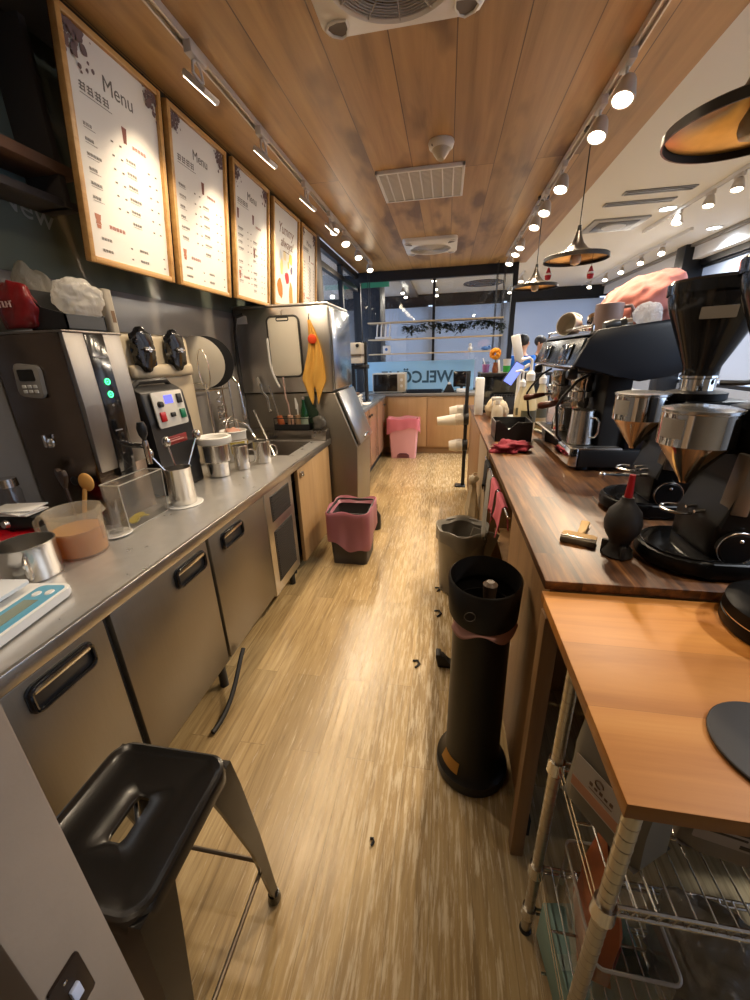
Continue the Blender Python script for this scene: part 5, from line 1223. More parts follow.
MB().lathe([(0, -.05), (.030, -.05), (.048, -.02), (.055, .045), (.051, .045), (.044, -.02), (.02, -.044), (0, -.044)], n=30, M=Matrix.Rotation(R(75), 4, 'X') @ Matrix.Rotation(R(-50), 4, 'Y')).build('cup', OFFWHITE, t)
MB().tube([(.05*math.cos(a)+.0, .02+.02*math.sin(a), .03+.03*math.sin(a)) for a in (0, .5, 1, 1.6, 2.2)], .007, 8).build('handle', OFFWHITE, t)
t = thing('tamper', 'black handled coffee tamper lying on the machine before the mauve mug', 'tamper', (.64, 1.90, mugz(.66)+.022))
MB().lathe([(0, 0), (.020, .0), (.022, .04), (.014, .06), (.02, .08), (0, .085)], M=Matrix.Rotation(R(78), 4, 'Y'), n=20).build('handle', BLACK, t)
MB().lathe([(0, 0), (.024, 0), (.024, .02), (0, .02)], M=Matrix.Translation((.08, 0, .006)) @ Matrix.Rotation(R(84), 4, 'Y'), n=22).build('base', CHROME_SOFT, t)
t = thing('steel_tools', 'small pile of steel filter baskets behind the cream cup on the machine', 'baskets', (.70, 2.22, mugz(.70)+.012))
for i, (x, y, z, a) in enumerate(((-.035, .0, .006, 0), (.012, .012, .03, 20), (-.01, -.03, .05, -35))):
    MB().lathe([(.032, 0), (.030, -.0), (.026, .026), (0, .028)], M=Matrix.Translation((x, y, z)) @ Matrix.Rotation(R(a), 4, 'X'), n=24).build('basket', CHROME, t)
t = thing('pink_cloth_bag', 'large salmon pink cloth bundle piled on top of the espresso machine', 'cloth', (.90, 2.28, mugz(.90)+.012))
mb = crumple((0, 0, .09), (.15, .27, .135), .12, 2.0, 23, sub=5, flat=.62)
for v in mb.bm.verts:
    k = max(0, v.co.z-.05); v.co.x += .28*k*(1 if v.co.y < .1 else .6); v.co.z *= (1.0 + .25*max(0, -v.co.y/.27))
mb.build('cloth', mat('salmon_cloth', '#d0837a', .85, bump=.5, bscale=14), t)
t = thing('clear_cling_bundle', 'small crumpled clear plastic bundle before the salmon cloth', 'plastic', (.80, 1.895, mugz(.80)+.012))
crumple((0, 0, .035), (.055, .05, .055), .28, 2.6, 27, flat=.6).build('plastic', film('cling', '#d5d8e0', .5, .05, .9, 40), t)
t = thing('paper_strips', 'loose white strips of paper on the front edge of the machine top', 'paper', (.73, 1.885, mugz(.73)+.012))
for k, a in enumerate((-20, 12, 35)): MB().box(-.035, -.008, k*.003, .035, .008, k*.003+.002, M=Matrix.Rotation(R(a), 4, 'Z')).build('strip', PAPER, t)

# ------------------------------------------------------------------ coffee grinders
HOP = mat('hopper_smoke', (.010, .010, .011), .13, spec=.6)
GBLK = mat('grinder_black', (.004, .0037, .0037), .40, spec=.22)
GOLD = mat('steel_warm', (.72, .60, .42), .10, 1.0)
def grinder(label, loc, lever):
    t = thing('coffee_grinder', label, 'coffee grinder', loc, 0, 'coffee grinders on the bar')
    bp_ = [(-.105+.112*math.cos(R(a)), .112*math.sin(R(a))) for a in range(90, 271, 12)] + [(.11, -.115), (.125, -.10), (.125, .10), (.11, .115)]
    MB().prism(bp_, 'Z', .008, .050, .012).build('base', GBLK, t)
    MB().prism([(-.105+.102*math.cos(R(a)), .102*math.sin(R(a))) for a in range(80, 281, 10)] + [(.0, -.09), (.0, .09)], 'Z', .050, .054, .002).build('base_plate', BLACK_GLOSS, t)
    MB().prism([(-.105, .05), (.115, .05), (.115, .375), (-.065, .375), (-.065, .22), (-.105, .13)], 'Y', -.085, .085, .012).build('body', GBLK, t)
    MB().lathe([(0, .375), (.080, .375), (.080, .395), (.06, .40), (0, .40)], n=32).build('burr_head', GBLK, t)
    MB().lathe([(.046, .40), (.046, .435), (.05, .438), (.05, .445), (0, .445)], n=28).build('collar', CHROME, t)
    MB().tube([(.03, -.05, .425), (.08, -.07, .425), (.13, -.06, .43)], .008, 8).build('adjust_lever', BLACK, t)
    hb = MB().lathe([(.046, .445), (.047, .47), (.112, .625), (.122, .66), (.124, .69), (.119, .69), (.105, .62), (.042, .47)], n=44).build('hopper', HOP, t)
    MB().lathe([(.128, .672), (.130, .70), (.124, .708), (0, .712)], n=44).build('hopper_lid', HOP, t)
    MB().prism(rpoly(-.040, -.016, .040, .016, .003), 'X', 0, .001, M=Matrix.Rotation(R(-115), 4, 'Z') @ Matrix.Translation((.111, 0, .615)) @ Matrix.Rotation(R(20), 4, 'Y')).build('hopper_sticker', mat('sticker_grey', '#8b857c', .5), hb)
    D = -.148
    MB().lathe([(.074, .315), (.076, .312), (.076, .385), (.072, .388), (0, .389)], c=(D, 0, 0), n=44).build('dosing_cylinder', CHROME, t)
    MB().lathe([(.074, .385), (.078, .388), (.078, .394), (.06, .398), (0, .398)], c=(D, 0, 0), n=40).build('cylinder_lid', CHROME_SOFT, t)
    MB().lathe([(.075, .315), (.058, .290), (.014, .225), (.010, .215), (0, .215)], c=(D, 0, 0), n=40).build('dosing_cone', GOLD, t)
    MB().lathe([(.0765, .33), (.0765, .375)], c=(D, 0, 0), n=12, a0=R(178), a1=R(222)).build('rating_label', mat('label_silver', '#a7a39c', .4, .3), t)
    MB().prism([(-.075, .30), (-.045, .30), (-.05, .16), (-.085, .165)], 'Y', -.088, -.04, .003).build('chute_guard', mat('chute_grey', '#6c675f', .35, .5), t)
    MB().box(-.10, -.02, .29, -.06, .02, .35, .004).build('doser_neck', GBLK, t)
    MB().tube([(D+.034*math.cos(a*PI/12), .034*math.sin(a*PI/12), .145) for a in range(4, 21)], .0038, 8).tube([(D+.030, .018, .145), (-.08, .018, .15)], .004, 8).tube([(D+.030, -.018, .145), (-.08, -.018, .15)], .004, 8).build('portafilter_fork', CHROME_SOFT, t)
    dl = MB().lathe([(.040, 0), (.040, .012), (.036, .016), (0, .016)], M=Matrix.Translation((-.058, -.086, .085)) @ Matrix.Rotation(PI/2, 4, 'X'), n=32).build('timer_dial', GBLK, t)
    MB().tube([(-.058+.041*math.cos(a*PI/16), -.100, .085+.041*math.sin(a*PI/16)) for a in range(32)], .0016, 6, True).ball((-.058, -.104, .107), .005).build('dial_ring', CHROME_SOFT, dl)
    if lever:
        MB().tube([(-.06, -.03, .13), (-.24, -.05, .135)], .006, 8).ball((-.245, -.05, .135), .010).build('dosing_lever', CHROME, t)
    MB().prism(rpoly(-.03, .315, .03, .345, .003), 'Y', -.0858, -.0850, M=Matrix.Translation((.05, 0, 0))).build('badge', mat('badge_gold', '#8d8068', .4, .4), t)
    MB().box(-.2365, -.02, .022, -.2350, .02, .032).build('base_mark', mat('mark_silver', '#77736c', .4), t)
    for x in (-.15, .09):
        for y in (-.07, .07): MB().cyl((x, y, 0), (x, y, .010), .014).build('foot', RUBBER, t)
    return t
grinder('black coffee grinder nearest the camera, with steel dosing cone and smoked hopper', (.735, 1.03, ZC), False)
grinder('black coffee grinder next to the espresso machine, with a chrome dosing lever', (.772, 1.41, ZC), True)

t = thing('rubber_blower', 'black rubber air blower with a red nozzle standing on the bar top', 'blower', (.475, 1.04, ZC))
MB().lathe([(0, 0), (.034, 0), (.038, .006), (.024, .035), (.026, .045), (.042, .075), (.045, .10), (.038, .13), (.020, .152), (.015, .160), (.014, .168), (0, .168)], n=32).build('bulb', RUBBER, t)
for k in range(3):
    a = 2*PI*k/3+.5; MB().box(.010, -.006, 0, .040, .006, .04, .003, M=Matrix.Rotation(a, 4, 'Z')).build('foot', RUBBER, t)
MB().lathe([(.010, .165), (.008, .20), (.007, .228), (0, .229)], n=16).build('nozzle', mat('nozzle_red', '#9c1420', .4), t)
t = thing('grinder_brush', 'small wooden handled brush lying on the bar top beside the air blower', 'brush', (.400, 1.115, ZC), R(-25))
MB().prism(rpoly(-.045, -.018, .045, .018, .006), 'Z', .002, .020, .004).build('head', mat('brush_wood', '#b08a50', .6), t)
MB().prism([(-.008, .016), (.008, .016), (.010, .06), (.013, .13), (-.013, .13), (-.010, .06)], 'Z', .006, .018, .004).build('handle', mat('brush_wood2', '#b9935a', .6), t)
MB().box(-.046, -.034, .002, .046, -.016, .019, .003).build('bristles', mat('bristle_grey', '#6f6658', .9, bump=.4, bscale=300), t)
MB().box(-.046, -.022, .001, .046, -.014, .0215, .002).build('ferrule', CHROME_SOFT, t)
# ------------------------------------------------------------------ wooden topped rack table
OAK = planks('table_oak', ['#935b22', '#a96b2c', '#b87a36', '#c28642'], .155, 1.4, 'X', .46, .55, .0006, coat=0, seam=.35, bump=.006)
POLE = mat('pole_chrome', (.50, .46, .39), .30, 1.0)
t = thing('rack_table', 'orange wooden topped chrome wire rack table against the near end of the bar', 'table', (.25, .383, 0))
MB().prism([(0, 0), (1.05, 0), (1.05, .494), (0, .494)], 'Z', .916, .9435, .002).build('table_top', OAK, t)
for x, y in ((.03, .03), (.015, .265), (.98, .03), (.98, .265)):
    lg = MB().lathe([(0, .012), (.0125, .012), (.0125, .916), (0, .916)], c=(x, y, 0), n=18)
    lg.build('leg', POLE, t)
    rg_ = MB()
    for k in range(34): rg_.lathe([(.0126, 0), (.0132, .0012), (.0126, .0024)], c=(x, y, .05+k*.0254), n=14)
    o = rg_.build('leg_grooves', mat('groove', (.42, .38, .32), .35, 1.0), t); o['kind'] = 'stuff'
    MB().lathe([(0, 0), (.016, 0), (.014, .012), (0, .012)], c=(x, y, 0), n=16).build('foot', RUBBER, t)
def wire_shelf(z, y1=.265):
    x0, x1, y0 = .02, .98, .03
    ws = MB()
    ring = [(x0, y0), (x1, y0), (x1, y1), (x0, y1)]
    for dz in (0, -.022): ws.tube([(x, y, z+dz) for x, y in ring], .0034, 6, True)
    for k in range(1, 34):
        x = x0 + (x1-x0)*k/34; ws.tube([(x, y0, z+.003), (x, y1, z+.003)], .0017, 5)
    ws.tube([(x0, (y0+y1)/2, z-.002), (x1, (y0+y1)/2, z-.002)], .003, 6)
    for k in range(48):
        x = x0 + (x1-x0)*k/48; ws.tube([(x, y0, z), (x+.01, y0, z-.022), (x+.02, y0, z)], .0014, 4)
    for x, y in ((.03, .03), (.015, .265), (.98, .03), (.98, .265)): ws.lathe([(.0128, z-.03), (.019, z-.028), (.017, z+.006), (.0128, z+.006)], c=(x, y, 0), n=16)
    return ws.build('wire_shelf', CHROME_SOFT, t)
wire_shelf(.66); wire_shelf(.285); wire_shelf(.10)

ZM = .6655; ZL = .2905
def pouch(name, label, loc, rz, w, d, h, m, tilt=0, lean=0.0):
    t = thing(name, label, 'bag', loc, rz)
    def fn(u, v):
        a = u*2*PI; c, s = math.cos(a), math.sin(a)
        k = min(1/max(abs(c), abs(s), 1e-4), 1.25)
        q = 1 if v < .55 else 1-(v-.55)/.45
        yy = s*k*d/2*(.06+.94*q**.8)*(1+.04*math.sin(v*9+a*2)); xx = c*k*w/2*(1-.05*math.sin(v*PI))*(1 if q > .2 else 1.02)
        return (xx, yy + lean*v*h, .001 + v*h + .004*math.sin(a*3)*v)
    mb = MB().grid(fn, 40, 22); mb.bm.faces.new([mb.bm.verts.new((sx*w/2, sy*d/2, .001)) for sx, sy in ((-1, -1), (1, -1), (1, 1), (-1, 1))])
    mb.build('pouch', m, t); return t
bag = pouch('coffee_bag', 'grey coffee bag with a white label standing on the upper wire shelf', (.338, .548, ZM), R(-58), .155, .095, .236, mat('bag_grey', '#6f685c', .45))
Ml = Matrix.Translation((0, -.0525, .045))
MB().prism(rpoly(-.056, 0, .056, .085, .003), 'Y', 0, .001, M=Ml).build('label', mat('bag_label', '#b9b0a8', .6), bag)
MB().prism(rpoly(-.056, .004, .056, .028, .001), 'Y', -.0008, .0, M=Ml).build('label_band', mat('label_salmon', '#b98468', .6), bag)
cl_ = MB()
for k in range(5): cl_.box(-.022+k*.010, -.0008, .046, -.016+k*.010, 0, .054-.003*(k % 2), M=Ml)
cl_.box(-.022, -.0008, .038, .024, 0, .0395, M=Ml).build('printed_marks', mat('print_brown', '#6b5244', .7), bag)
MB().tube([(-.004+.008*math.cos(a*.5), -.0545, .112+.008*math.sin(a*.5)) for a in range(11)], .0014, 5).build('emblem', mat('print_brown2', '#6b5244', .7), bag)
MB().box(-.077, -.004, .220, .077, .004, .238, .002).build('folded_top', mat('bag_grey2', '#7b7468', .45), bag)
bag2 = pouch('white_bag', 'pale coffee bag with a printed label on the upper wire shelf behind the front pole', (.56, .535, ZM), R(-12), .24, .085, .21, mat('bag_pale', '#8c8279', .5))
Ml = Matrix.Translation((-.06, -.0478, .04))
MB().prism(rpoly(-.048, 0, .056, .075, .003), 'Y', 0, .001, M=Ml).build('label', mat('bag_label2', '#b3a8a0', .6), bag2)
lb = MB()
for k in range(4): lb.box(-.04, -.0008, .058-k*.011, .035-.012*(k % 2), 0, .062-k*.011, M=Ml)
lb.box(.016, -.0008, .006, .046, 0, .014, M=Ml).build('label_print', mat('label_ink', '#4f4640', .7), bag2)
MB().prism([(.085, .10), (.112, .18), (.118, .05), (.10, .02)], 'Y', -.049, -.0465).build('side_seal', mat('seal_green', '#6d7a66', .5), bag2)
t = thing('dark_container', 'dark brown round container on the upper wire shelf at the right', 'container', (.745, .53, ZM))
MB().lathe([(0, 0), (.05, 0), (.055, .01), (.055, .15), (.045, .165), (.045, .185), (0, .19)], n=28).build('container', mat('container_brown', '#2b1710', .4), t)
MB().lathe([(.048, .165), (.048, .192), (0, .195)], n=28).build('lid', BLACK, t)
t = thing('black_pouch', 'black crumpled pouch on the upper wire shelf before the dark container', 'bag', (.70, .44, ZM))
crumple((0, 0, .05), (.075, .045, .06), .3, 3, 33, sub=3, flat=.75).build('pouch', mat('pouch_black', '#0c0a09', .5), t)
t = thing('acrylic_tray', 'clear plastic tray on the lower wire shelf holding an orange pouch', 'tray', (.350, .515, ZL))
ac = MB()
for q in rpoly(-.052, -.10, .09, .10, .015), : 
    ring = q
    for a, b in zip(ring, ring[1:]+ring[:1]): ac.quad((*a, 0), (*b, 0), (*b, .17), (*a, .17))
    ac.bm.faces.new([ac.bm.verts.new((*p, 0.001)) for p in ring])
ac.build('tray', CLEAR, t)
MB().tube([(x, y, .17) for x, y in rpoly(-.052, -.10, .09, .10, .015)], .003, 6, True).build('rim', film('acrylic_rim', '#c9c5bd', .3, .1), t)
t = pouch('orange_pouch', 'orange and dark red foil pouch standing in the clear plastic tray', (.352, .535, ZL+.003), R(78), .15, .06, .25, mat('pouch_orange', '#9a4a1e', .35, var=.35, scale=10))
MB().box(-.055, -.034, .03, .055, -.031, .10, .003).build('red_panel', mat('pouch_red', '#6b1512', .4), t)
t = thing('teal_box', 'pale teal box on the lowest wire shelf', 'box', (.37, .50, .1055))
MB().box(-.085, -.085, 0, .10, .11, .140, .004, M=Matrix.Rotation(R(8), 4, 'Z')).build('box', mat('box_teal', '#6f8a84', .6), t)
MB().box(-.085, -.003, .1405, .10, .022, .141, M=Matrix.Rotation(R(8), 4, 'Z')).build('tape', mat('tape_clear', '#8fa09a', .2), t)
t = thing('clear_wrap', 'big crumpled clear plastic bag lying on the lower wire shelf', 'plastic bag', (.565, .50, ZL))
crumple((0, 0, .06), (.125, .10, .085), .3, 3.2, 41, flat=.65).build('bag', film('wrap', '#a29c90', .45, .08, .9, 18), t)
t = thing('small_clear_bag', 'small shiny clear plastic bag on the lower wire shelf at the right edge', 'plastic bag', (.76, .46, ZL))
crumple((0, 0, .08), (.055, .06, .10), .3, 3.2, 43, flat=.75).build('bag', film('wrap2', '#b5ad9e', .4, .08, .9, 22), t)

t = thing('tamping_base', 'thick black round base with a chrome line at the right edge of the orange table', 'base', (.715, .775, .944))
MB().lathe([(0, 0), (.118, 0), (.122, .006), (.122, .026), (.118, .028), (.118, .031), (.122, .033), (.120, .055), (.10, .066), (.02, .068), (0, .068)], n=48).build('base', GBLK, t)
MB().tube([(.1185*math.cos(a*PI/24), .1185*math.sin(a*PI/24), .0295) for a in range(48)], .0022, 6, True).build('chrome_line', CHROME, t)
t = thing('grey_pad', 'flat dark grey round pad on the orange table at the right frame edge', 'pad', (.498, .485, .944))
MB().lathe([(0, 0), (.088, 0), (.090, .003), (.088, .007), (.06, .009), (0, .010)], n=44).build('pad', mat('pad_grey', '#34302d', .55, .3), t)
MB().tube([(.088*math.cos(a*PI/24), .088*math.sin(a*PI/24), .005) for a in range(48)], .0022, 6, True).build('edge', mat('pad_edge', '#201d1b', .5), t)

# ------------------------------------------------------------------ stool and near partition
STO = mat('stool_black', (.007, .0055, .0045), .22, .0, coat=.15)
t = thing('metal_stool', 'black metal stool with a slotted seat standing before the steel fridge doors', 'stool', (-.620, .425, 0))
hs_ = .150; zs = .625
sb = MB()
outer = rpoly(-hs_, -hs_, hs_, hs_, .045, 7); nO = len(outer)
slot = []
for i in range(nO):
    px, py = outer[i]; a = math.atan2(py, px); kk = (abs(math.cos(a))**3 + abs(math.sin(a))**3)**(-1/3)
    slot.append((.019*math.cos(a)*kk, .046*math.sin(a)*kk))
rings = []
for k, z in ((1.0, zs-.035), (1.0, zs-.010), (.985, zs-.002), (.95, zs), (.90, zs-.004), (.86, zs-.007), (.5, zs-.009)):
    rings.append([sb.bm.verts.new((x*k, y*k, z)) for x, y in outer])
rings.append([sb.bm.verts.new((x*1.25, y*1.15, zs-.009)) for x, y in slot]); rings.append([sb.bm.verts.new((x, y, zs-.013)) for x, y in slot]); rings.append([sb.bm.verts.new((x, y, zs-.022)) for x, y in slot])
for a, b in zip(rings[:-1], rings[1:]):
    for i in range(nO): sb.bm.faces.new((a[i], a[(i+1) % nO], b[(i+1) % nO], b[i]))
sb.build('seat', STO, t)
ft = .182
for sx in (-1, 1):
    for sy in (-1, 1):
        lg = MB(); R0 = []
        for z, w, c0 in ((zs-.012, .085, hs_-.004), (zs-.10, .074, hs_+.004), (.30, .042, hs_+.018), (.06, .026, ft-.004), (.02, .022, ft)):
            cx, cy = sx*c0, sy*c0
            P_ = [(cx-sx*w, cy), (cx-sx*w*.25, cy-sy*.0), (cx, cy-sy*w*.0), (cx, cy-sy*w*.25), (cx, cy-sy*w), (cx-sx*.010, cy-sy*w), (cx-sx*.012, cy-sy*.012), (cx-sx*w, cy-sy*.010)]
            R0.append([lg.bm.verts.new((x, y, z)) for x, y in P_])
        for a, b in zip(R0[:-1], R0[1:]):
            for i in range(8): lg.bm.faces.new((a[i], a[(i+1) % 8], b[(i+1) % 8], b[i]))
        lg.bm.faces.new(R0[0]); lg.bm.faces.new(list(reversed(R0[-1])))
        l_ = lg.build('leg', STO, t)
        MB().lathe([(0, 0), (.016, 0), (.019, .012), (.016, .035), (0, .036)], c=(sx*(ft-.012), sy*(ft-.012), 0), n=16).build('foot', STO, l_)
q_ = .160
for (a, b) in (((-q_, q_), (q_, q_)), ((q_, q_), (q_, -q_)), ((q_, -q_), (-q_, -q_)), ((-q_, -q_), (-q_, q_))):
    z_ = .20 if a[1] == b[1] else .18
    MB().tube([(*a, z_), (*b, z_)], .006, 8).build('footrest', mat('rod_bronze', (.20, .16, .12), .3, .9), t)
for s in (-1, 1):
    MB().tube([(-.14, -.14*s, zs-.11), (.14, .14*s, zs-.11)], .006, 8).build('cross_brace', STO, t)

struct('wall_partition', MB().box(-1.0, .097, 0, -.297, .155, 1.45, .003), mat('partition_paint', '#94806b', .7, var=.15, scale=6, bump=.05, bscale=60))
t = thing('latch_plate', 'small dark brown latch plate with a white tab on the near left partition edge', 'plate', (-.2965, .114, 1.005), R(90))
MB().prism(rpoly(-.013, -.028, .013, .028, .002), 'Y', -.003, 0, .0006).build('plate', mat('plate_brown', '#2c2018', .4), t)
MB().box(-.004, -.007, -.010, .004, -.003, .006, .001).build('tab', mat('rocker_white', '#c9ccdb', .3), t)
MB().lathe([(.0018, 0), (0, .001)], M=Matrix.Translation((-.002, -.0032, .018)) @ Matrix.Rotation(PI/2, 4, 'X')).build('screw', CHROME_SOFT, t)
# ================================================================== CEILING FIXTURES
FANW = mat('fan_white', '#dcd8d0', .4)
def ceiling_fan(label, x, y):
    t = thing('ceiling_fan', label, 'ceiling fan', (x, y, 2.695), 0, 'ceiling fan units'); h = .30
    fr_ = MB(); n_ = 64; ri, ro = [], []
    for k in range(n_):
        a = 2*PI*k/n_; c, q = math.cos(a), math.sin(a); m_ = h*min(1/max(abs(c), abs(q)), 1.34)
        ri.append((.235*c, .235*q)); ro.append((m_*c, m_*q))
    lv = [[fr_.bm.verts.new((x, y, z)) for x, y in L_] for L_, z in ((ro, 0), (ro, -.028), ([(x*.985, y*.985) for x, y in ro], -.036), (ri, -.052), (ri, -.01))]
    for a, b in zip(lv[:-1], lv[1:]):
        for k in range(n_): fr_.bm.faces.new((a[k], a[(k+1) % n_], b[(k+1) % n_], b[k]))
    fr_.build('frame', FANW, t, angle=60)
    for k in range(4):
        M = Matrix.Rotation(R(45+90*k), 4, 'Z')
        pts = [(.272, 0), (.30, .030), (.335, .048), (.365, .040), (.378, 0), (.365, -.040), (.335, -.048), (.30, -.030)]
        MB().prism([((a-.325)*.86, b*.86) for a, b in pts], 'Z', -.004, .002, .0, M=M @ Matrix.Translation((.325, 0, -.0455)) @ Matrix.Rotation(R(-6), 4, 'Y')).build('corner_opening', mat('fan_opening', '#6b635a', .7), t)
        MB().tube([M @ Vector(((x-.325)*.86+.325, y*.86, -.047)) for x, y in pts], .006, 6, True).build('corner_rim', FANW, t)
    MB().lathe([(.245, -.012), (.245, -.045), (.232, -.062), (.222, -.055), (.222, -.02)], n=56).build('ring', FANW, t)
    gr = MB()
    for r_ in [.03+.012*k for k in range(16)]: gr.tube([(r_*math.cos(a*PI/24), r_*math.sin(a*PI/24), -.060) for a in range(48)], .0022, 4, True)
    for k in range(12): gr.tube([(.03*math.cos(k*PI/6), .03*math.sin(k*PI/6), -.060), (.225*math.cos(k*PI/6), .225*math.sin(k*PI/6), -.058)], .003, 5)
    gr.lathe([(.032, -.058), (.030, -.068), (0, -.070)], n=24)
    gr.build('grille', mat('fan_grille', '#b5aea4', .5), t)
    MB().lathe([(.22, -.008), (0, -.007)], n=40).build('recess', mat('fan_dark', '#7d766c', .7), t)
    bl = MB()
    for k in range(5): bl.prism([(.04, -.02), (.20, -.05), (.205, .05), (.04, .02)], 'Z', -.036, -.033, M=Matrix.Rotation(k*2*PI/5, 4, 'Z') @ Matrix.Rotation(R(12), 4, 'X'))
    bl.build('blades', mat('fan_blade', '#857d72', .5), t)
    return t
ceiling_fan('large pale square ceiling fan unit at the top of the picture', -.205, 1.685)
ceiling_fan('far pale square ceiling fan unit near the end window', -.225, 5.24)
t = thing('ceiling_vent', 'rectangular white slatted air return grille in the wood ceiling', 'vent', (-.225, 3.52, 2.695))
vf = MB(); X_, Y_ = .305, .275
for x0, y0, x1, y1 in ((-X_, -Y_, X_, -Y_+.02), (-X_, Y_-.02, X_, Y_), (-X_, -Y_, -X_+.02, Y_), (X_-.02, -Y_, X_, Y_)): vf.box(x0, y0, -.022, x1, y1, 0, .003)
vf.build('frame', WHITE, t)
MB().box(-X_+.01, -Y_+.01, -.004, X_-.01, Y_-.01, -.001).build('backing', mat('vent_back', '#a8a298', .7), t)
for k in range(1, 8):
    x = -X_ + 2*X_*k/8; MB().box(x-.004, -Y_+.02, -.020, x+.004, Y_-.02, -.004).build('divider', WHITE, t)
sl = MB()
for k in range(26):
    y = -Y_+.03+k*.02; sl.box(-X_+.02, y, -.017, X_-.02, y+.010, -.006)
sl.build('slats', mat('slat_white', '#d2cdc4', .5), t)
t = thing('smoke_alarm', 'small cream tapered alarm fixed to the wood ceiling beside the grille', 'alarm', (-.075, 2.955, 2.695))
MB().lathe([(0, 0), (.075, 0), (.078, -.010), (.072, -.03), (.06, -.04), (0, -.04)], n=32).build('base', OFFWHITE, t)
MB().lathe([(.055, -.038), (.050, -.055), (.030, -.085), (.018, -.10), (0, -.102)], n=28, M=Matrix.Translation((0, .0, 0)) @ Matrix.Rotation(R(-14), 4, 'X')).build('dome', mat('dome_cream', '#b3a88e', .4), t)
MB().ball((-.05, -.045, -.028), .008).build('indicator', mat('ind_grey', '#77706a', .3), t)

# pendants over the bar
OUT = mat('pendant_outer', '#5d5854', .30, .8); INN = mat('pendant_brass', (.62, .33, .10), .28, .9, var=.25, scale=12)
BULB = mat('pendant_bulb', '#d9c4a0', .25)
def pendant(label, x, y, z, r, cord_top=2.69):
    t = thing('pendant_lamp', label, 'pendant lamp', (x, y, z), 0, 'pendant lamps over the bar')
    prof = [(.012, .165), (.016, .155), (.022, .13), (.036, .095), (.065, .062), (.115, .038), (.165, .026), (.188, .020)]
    k = r/.19
    MB().lathe([(0, .167)] + [(a*k, b*k) for a, b in prof], n=48).build('shade', OUT, t)
    MB().lathe([(a*k*.975, b*k-.003) for a, b in prof], n=48).build('inner_shade', INN, t)
    MB().lathe([(.186*k, .026*k), (.192*k, .022*k), (.192*k, .0), (.187*k, .0), (.186*k, .02*k)], n=48).build('rim', mat('pendant_rim', '#2c2722', .4, .5), t)
    MB().lathe([(.014, .085), (.016, .055), (.016, .05), (0, .05)], n=16).build('socket', BLACK, t)
    MB().lathe([(.014, .058), (.032, .02), (.033, .0), (.026, -.018), (0, -.028)], n=24).build('bulb', BULB, t)
    MB().lathe([(.013, .163*k), (.010, .19*k), (0, .195*k)], n=16).tube([(0, 0, .185*k), (0, 0, cord_top-z)], .0035, 6).build('cord', BLACK, t)
    MB().lathe([(.045, cord_top-z+.004), (.045, cord_top-z-.012), (0, cord_top-z-.014)], n=24).build('ceiling_cap', BLACK, t)
    return t
pendant('largest brass lined pendant lamp, cut off by the right edge of the picture', .80, 1.50, 2.05, .205)
pendant('middle brass lined pendant lamp on a long cord over the espresso machine', .775, 2.98, 2.025, .188)
pendant('farthest and smallest brass lined pendant lamp over the bar', .745, 4.05, 2.02, .188)
def ornament(label, loc, hang, tilt):
    t = thing('hanging_ornament', label, 'ornament', loc, 0, 'small red ornaments on the pendant lamps')
    MB().lathe([(0, -.035), (.016, -.03), (.020, -.01), (.014, .012), (.006, .035), (0, .04)], n=18).build('body', mat('orn_red', '#a3202a', .7), t)
    MB().tube([(.0185*math.cos(a*PI/8), .0185*math.sin(a*PI/8), .0) for a in range(16)], .006, 6, True).build('trim', WHITE, t)
    MB().tube([(0, 0, .038), (0, 0, hang)], .0012, 5).build('thread', BLACK, t)
ornament('small red ornament hanging right of the middle pendant lamp', (.86, 2.93, 1.945), .11, 0)
ornament('small red ornament hanging above the farthest pendant lamp', (.63, 3.02, 1.965), .085, 0)

# ================================================================== CAFE CEILING
ZK = 2.90
for i, (x, y, lb) in enumerate(((2.29, 5.47, 'round white downlight in the white ceiling above the pink cloth'), (3.28, 6.45, 'bluish round downlight in the white ceiling near the right wall'), (2.6, 3.2, 'downlight in the white ceiling nearest the camera'), (1.9, 8.2, 'downlight in the white ceiling beyond the end window'), (2.2, 1.0, 'downlight in the white ceiling beside the photographer'), (-2.9, 7.6, 'downlight in the white ceiling at the far left beyond the glass'))):
    t = thing('downlight', lb, 'downlight', (x, y, ZK), 0, 'downlights in the white ceiling')
    MB().lathe([(.088, -.0), (.092, -.006), (.078, -.010), (.072, -.004), (.0715, 0)], n=32).build('trim_ring', WHITE, t)
    MB().lathe([(.073, -.003), (0, -.005)], n=32).build('lens', LENS_COOL, t)
    lamp(t, 'SPOT', (0, 0, -.03), P_CAFE*2.2, COOL, (0, 0, -2), 150, .8, .06)
track('lighting_track', 'white lighting track on the cafe ceiling right of the vents', 2.42, 3.4, 6.3, ZK, WHITE)
track('lighting_track', 'white lighting track along the right side of the cafe ceiling', 2.98, 6.4, 10.6, ZK, WHITE)
track('lighting_track', 'white lighting track on the ceiling beyond the end window', -.28, 7.2, 10.7, ZK, WHITE)
track('lighting_track', 'white lighting track on the ceiling beyond the window post', 1.37, 8.6, 10.7, ZK, WHITE)
GCF = 'spotlights on the cafe ceiling'
for y, lb in ((4.55, 'large pale spotlight on the cafe track near the big pendant'), (4.95, 'second spotlight on the cafe track near the vents'), (5.5, 'third spotlight on the cafe track, turned away')):
    head(lb, (2.42, y, 2.76), (2.0, y-.5, 0), P_CAFE, NEUT, GCF, r=.05, z_top=2.875, lens=LENS)
nms = ('nearest', 'second', 'third', 'fourth', 'fifth', 'last')
for i, y in enumerate((7.05, 7.7, 8.45, 9.2, 10.1)):
    head('small glowing spotlight on the right side cafe track, %s of the row' % nms[i], (2.98, y, 2.76), (2.4, y-1.2, .5), P_CAFE*.8, NEUT, GCF, r=.05, z_top=2.875, lens=LENS)
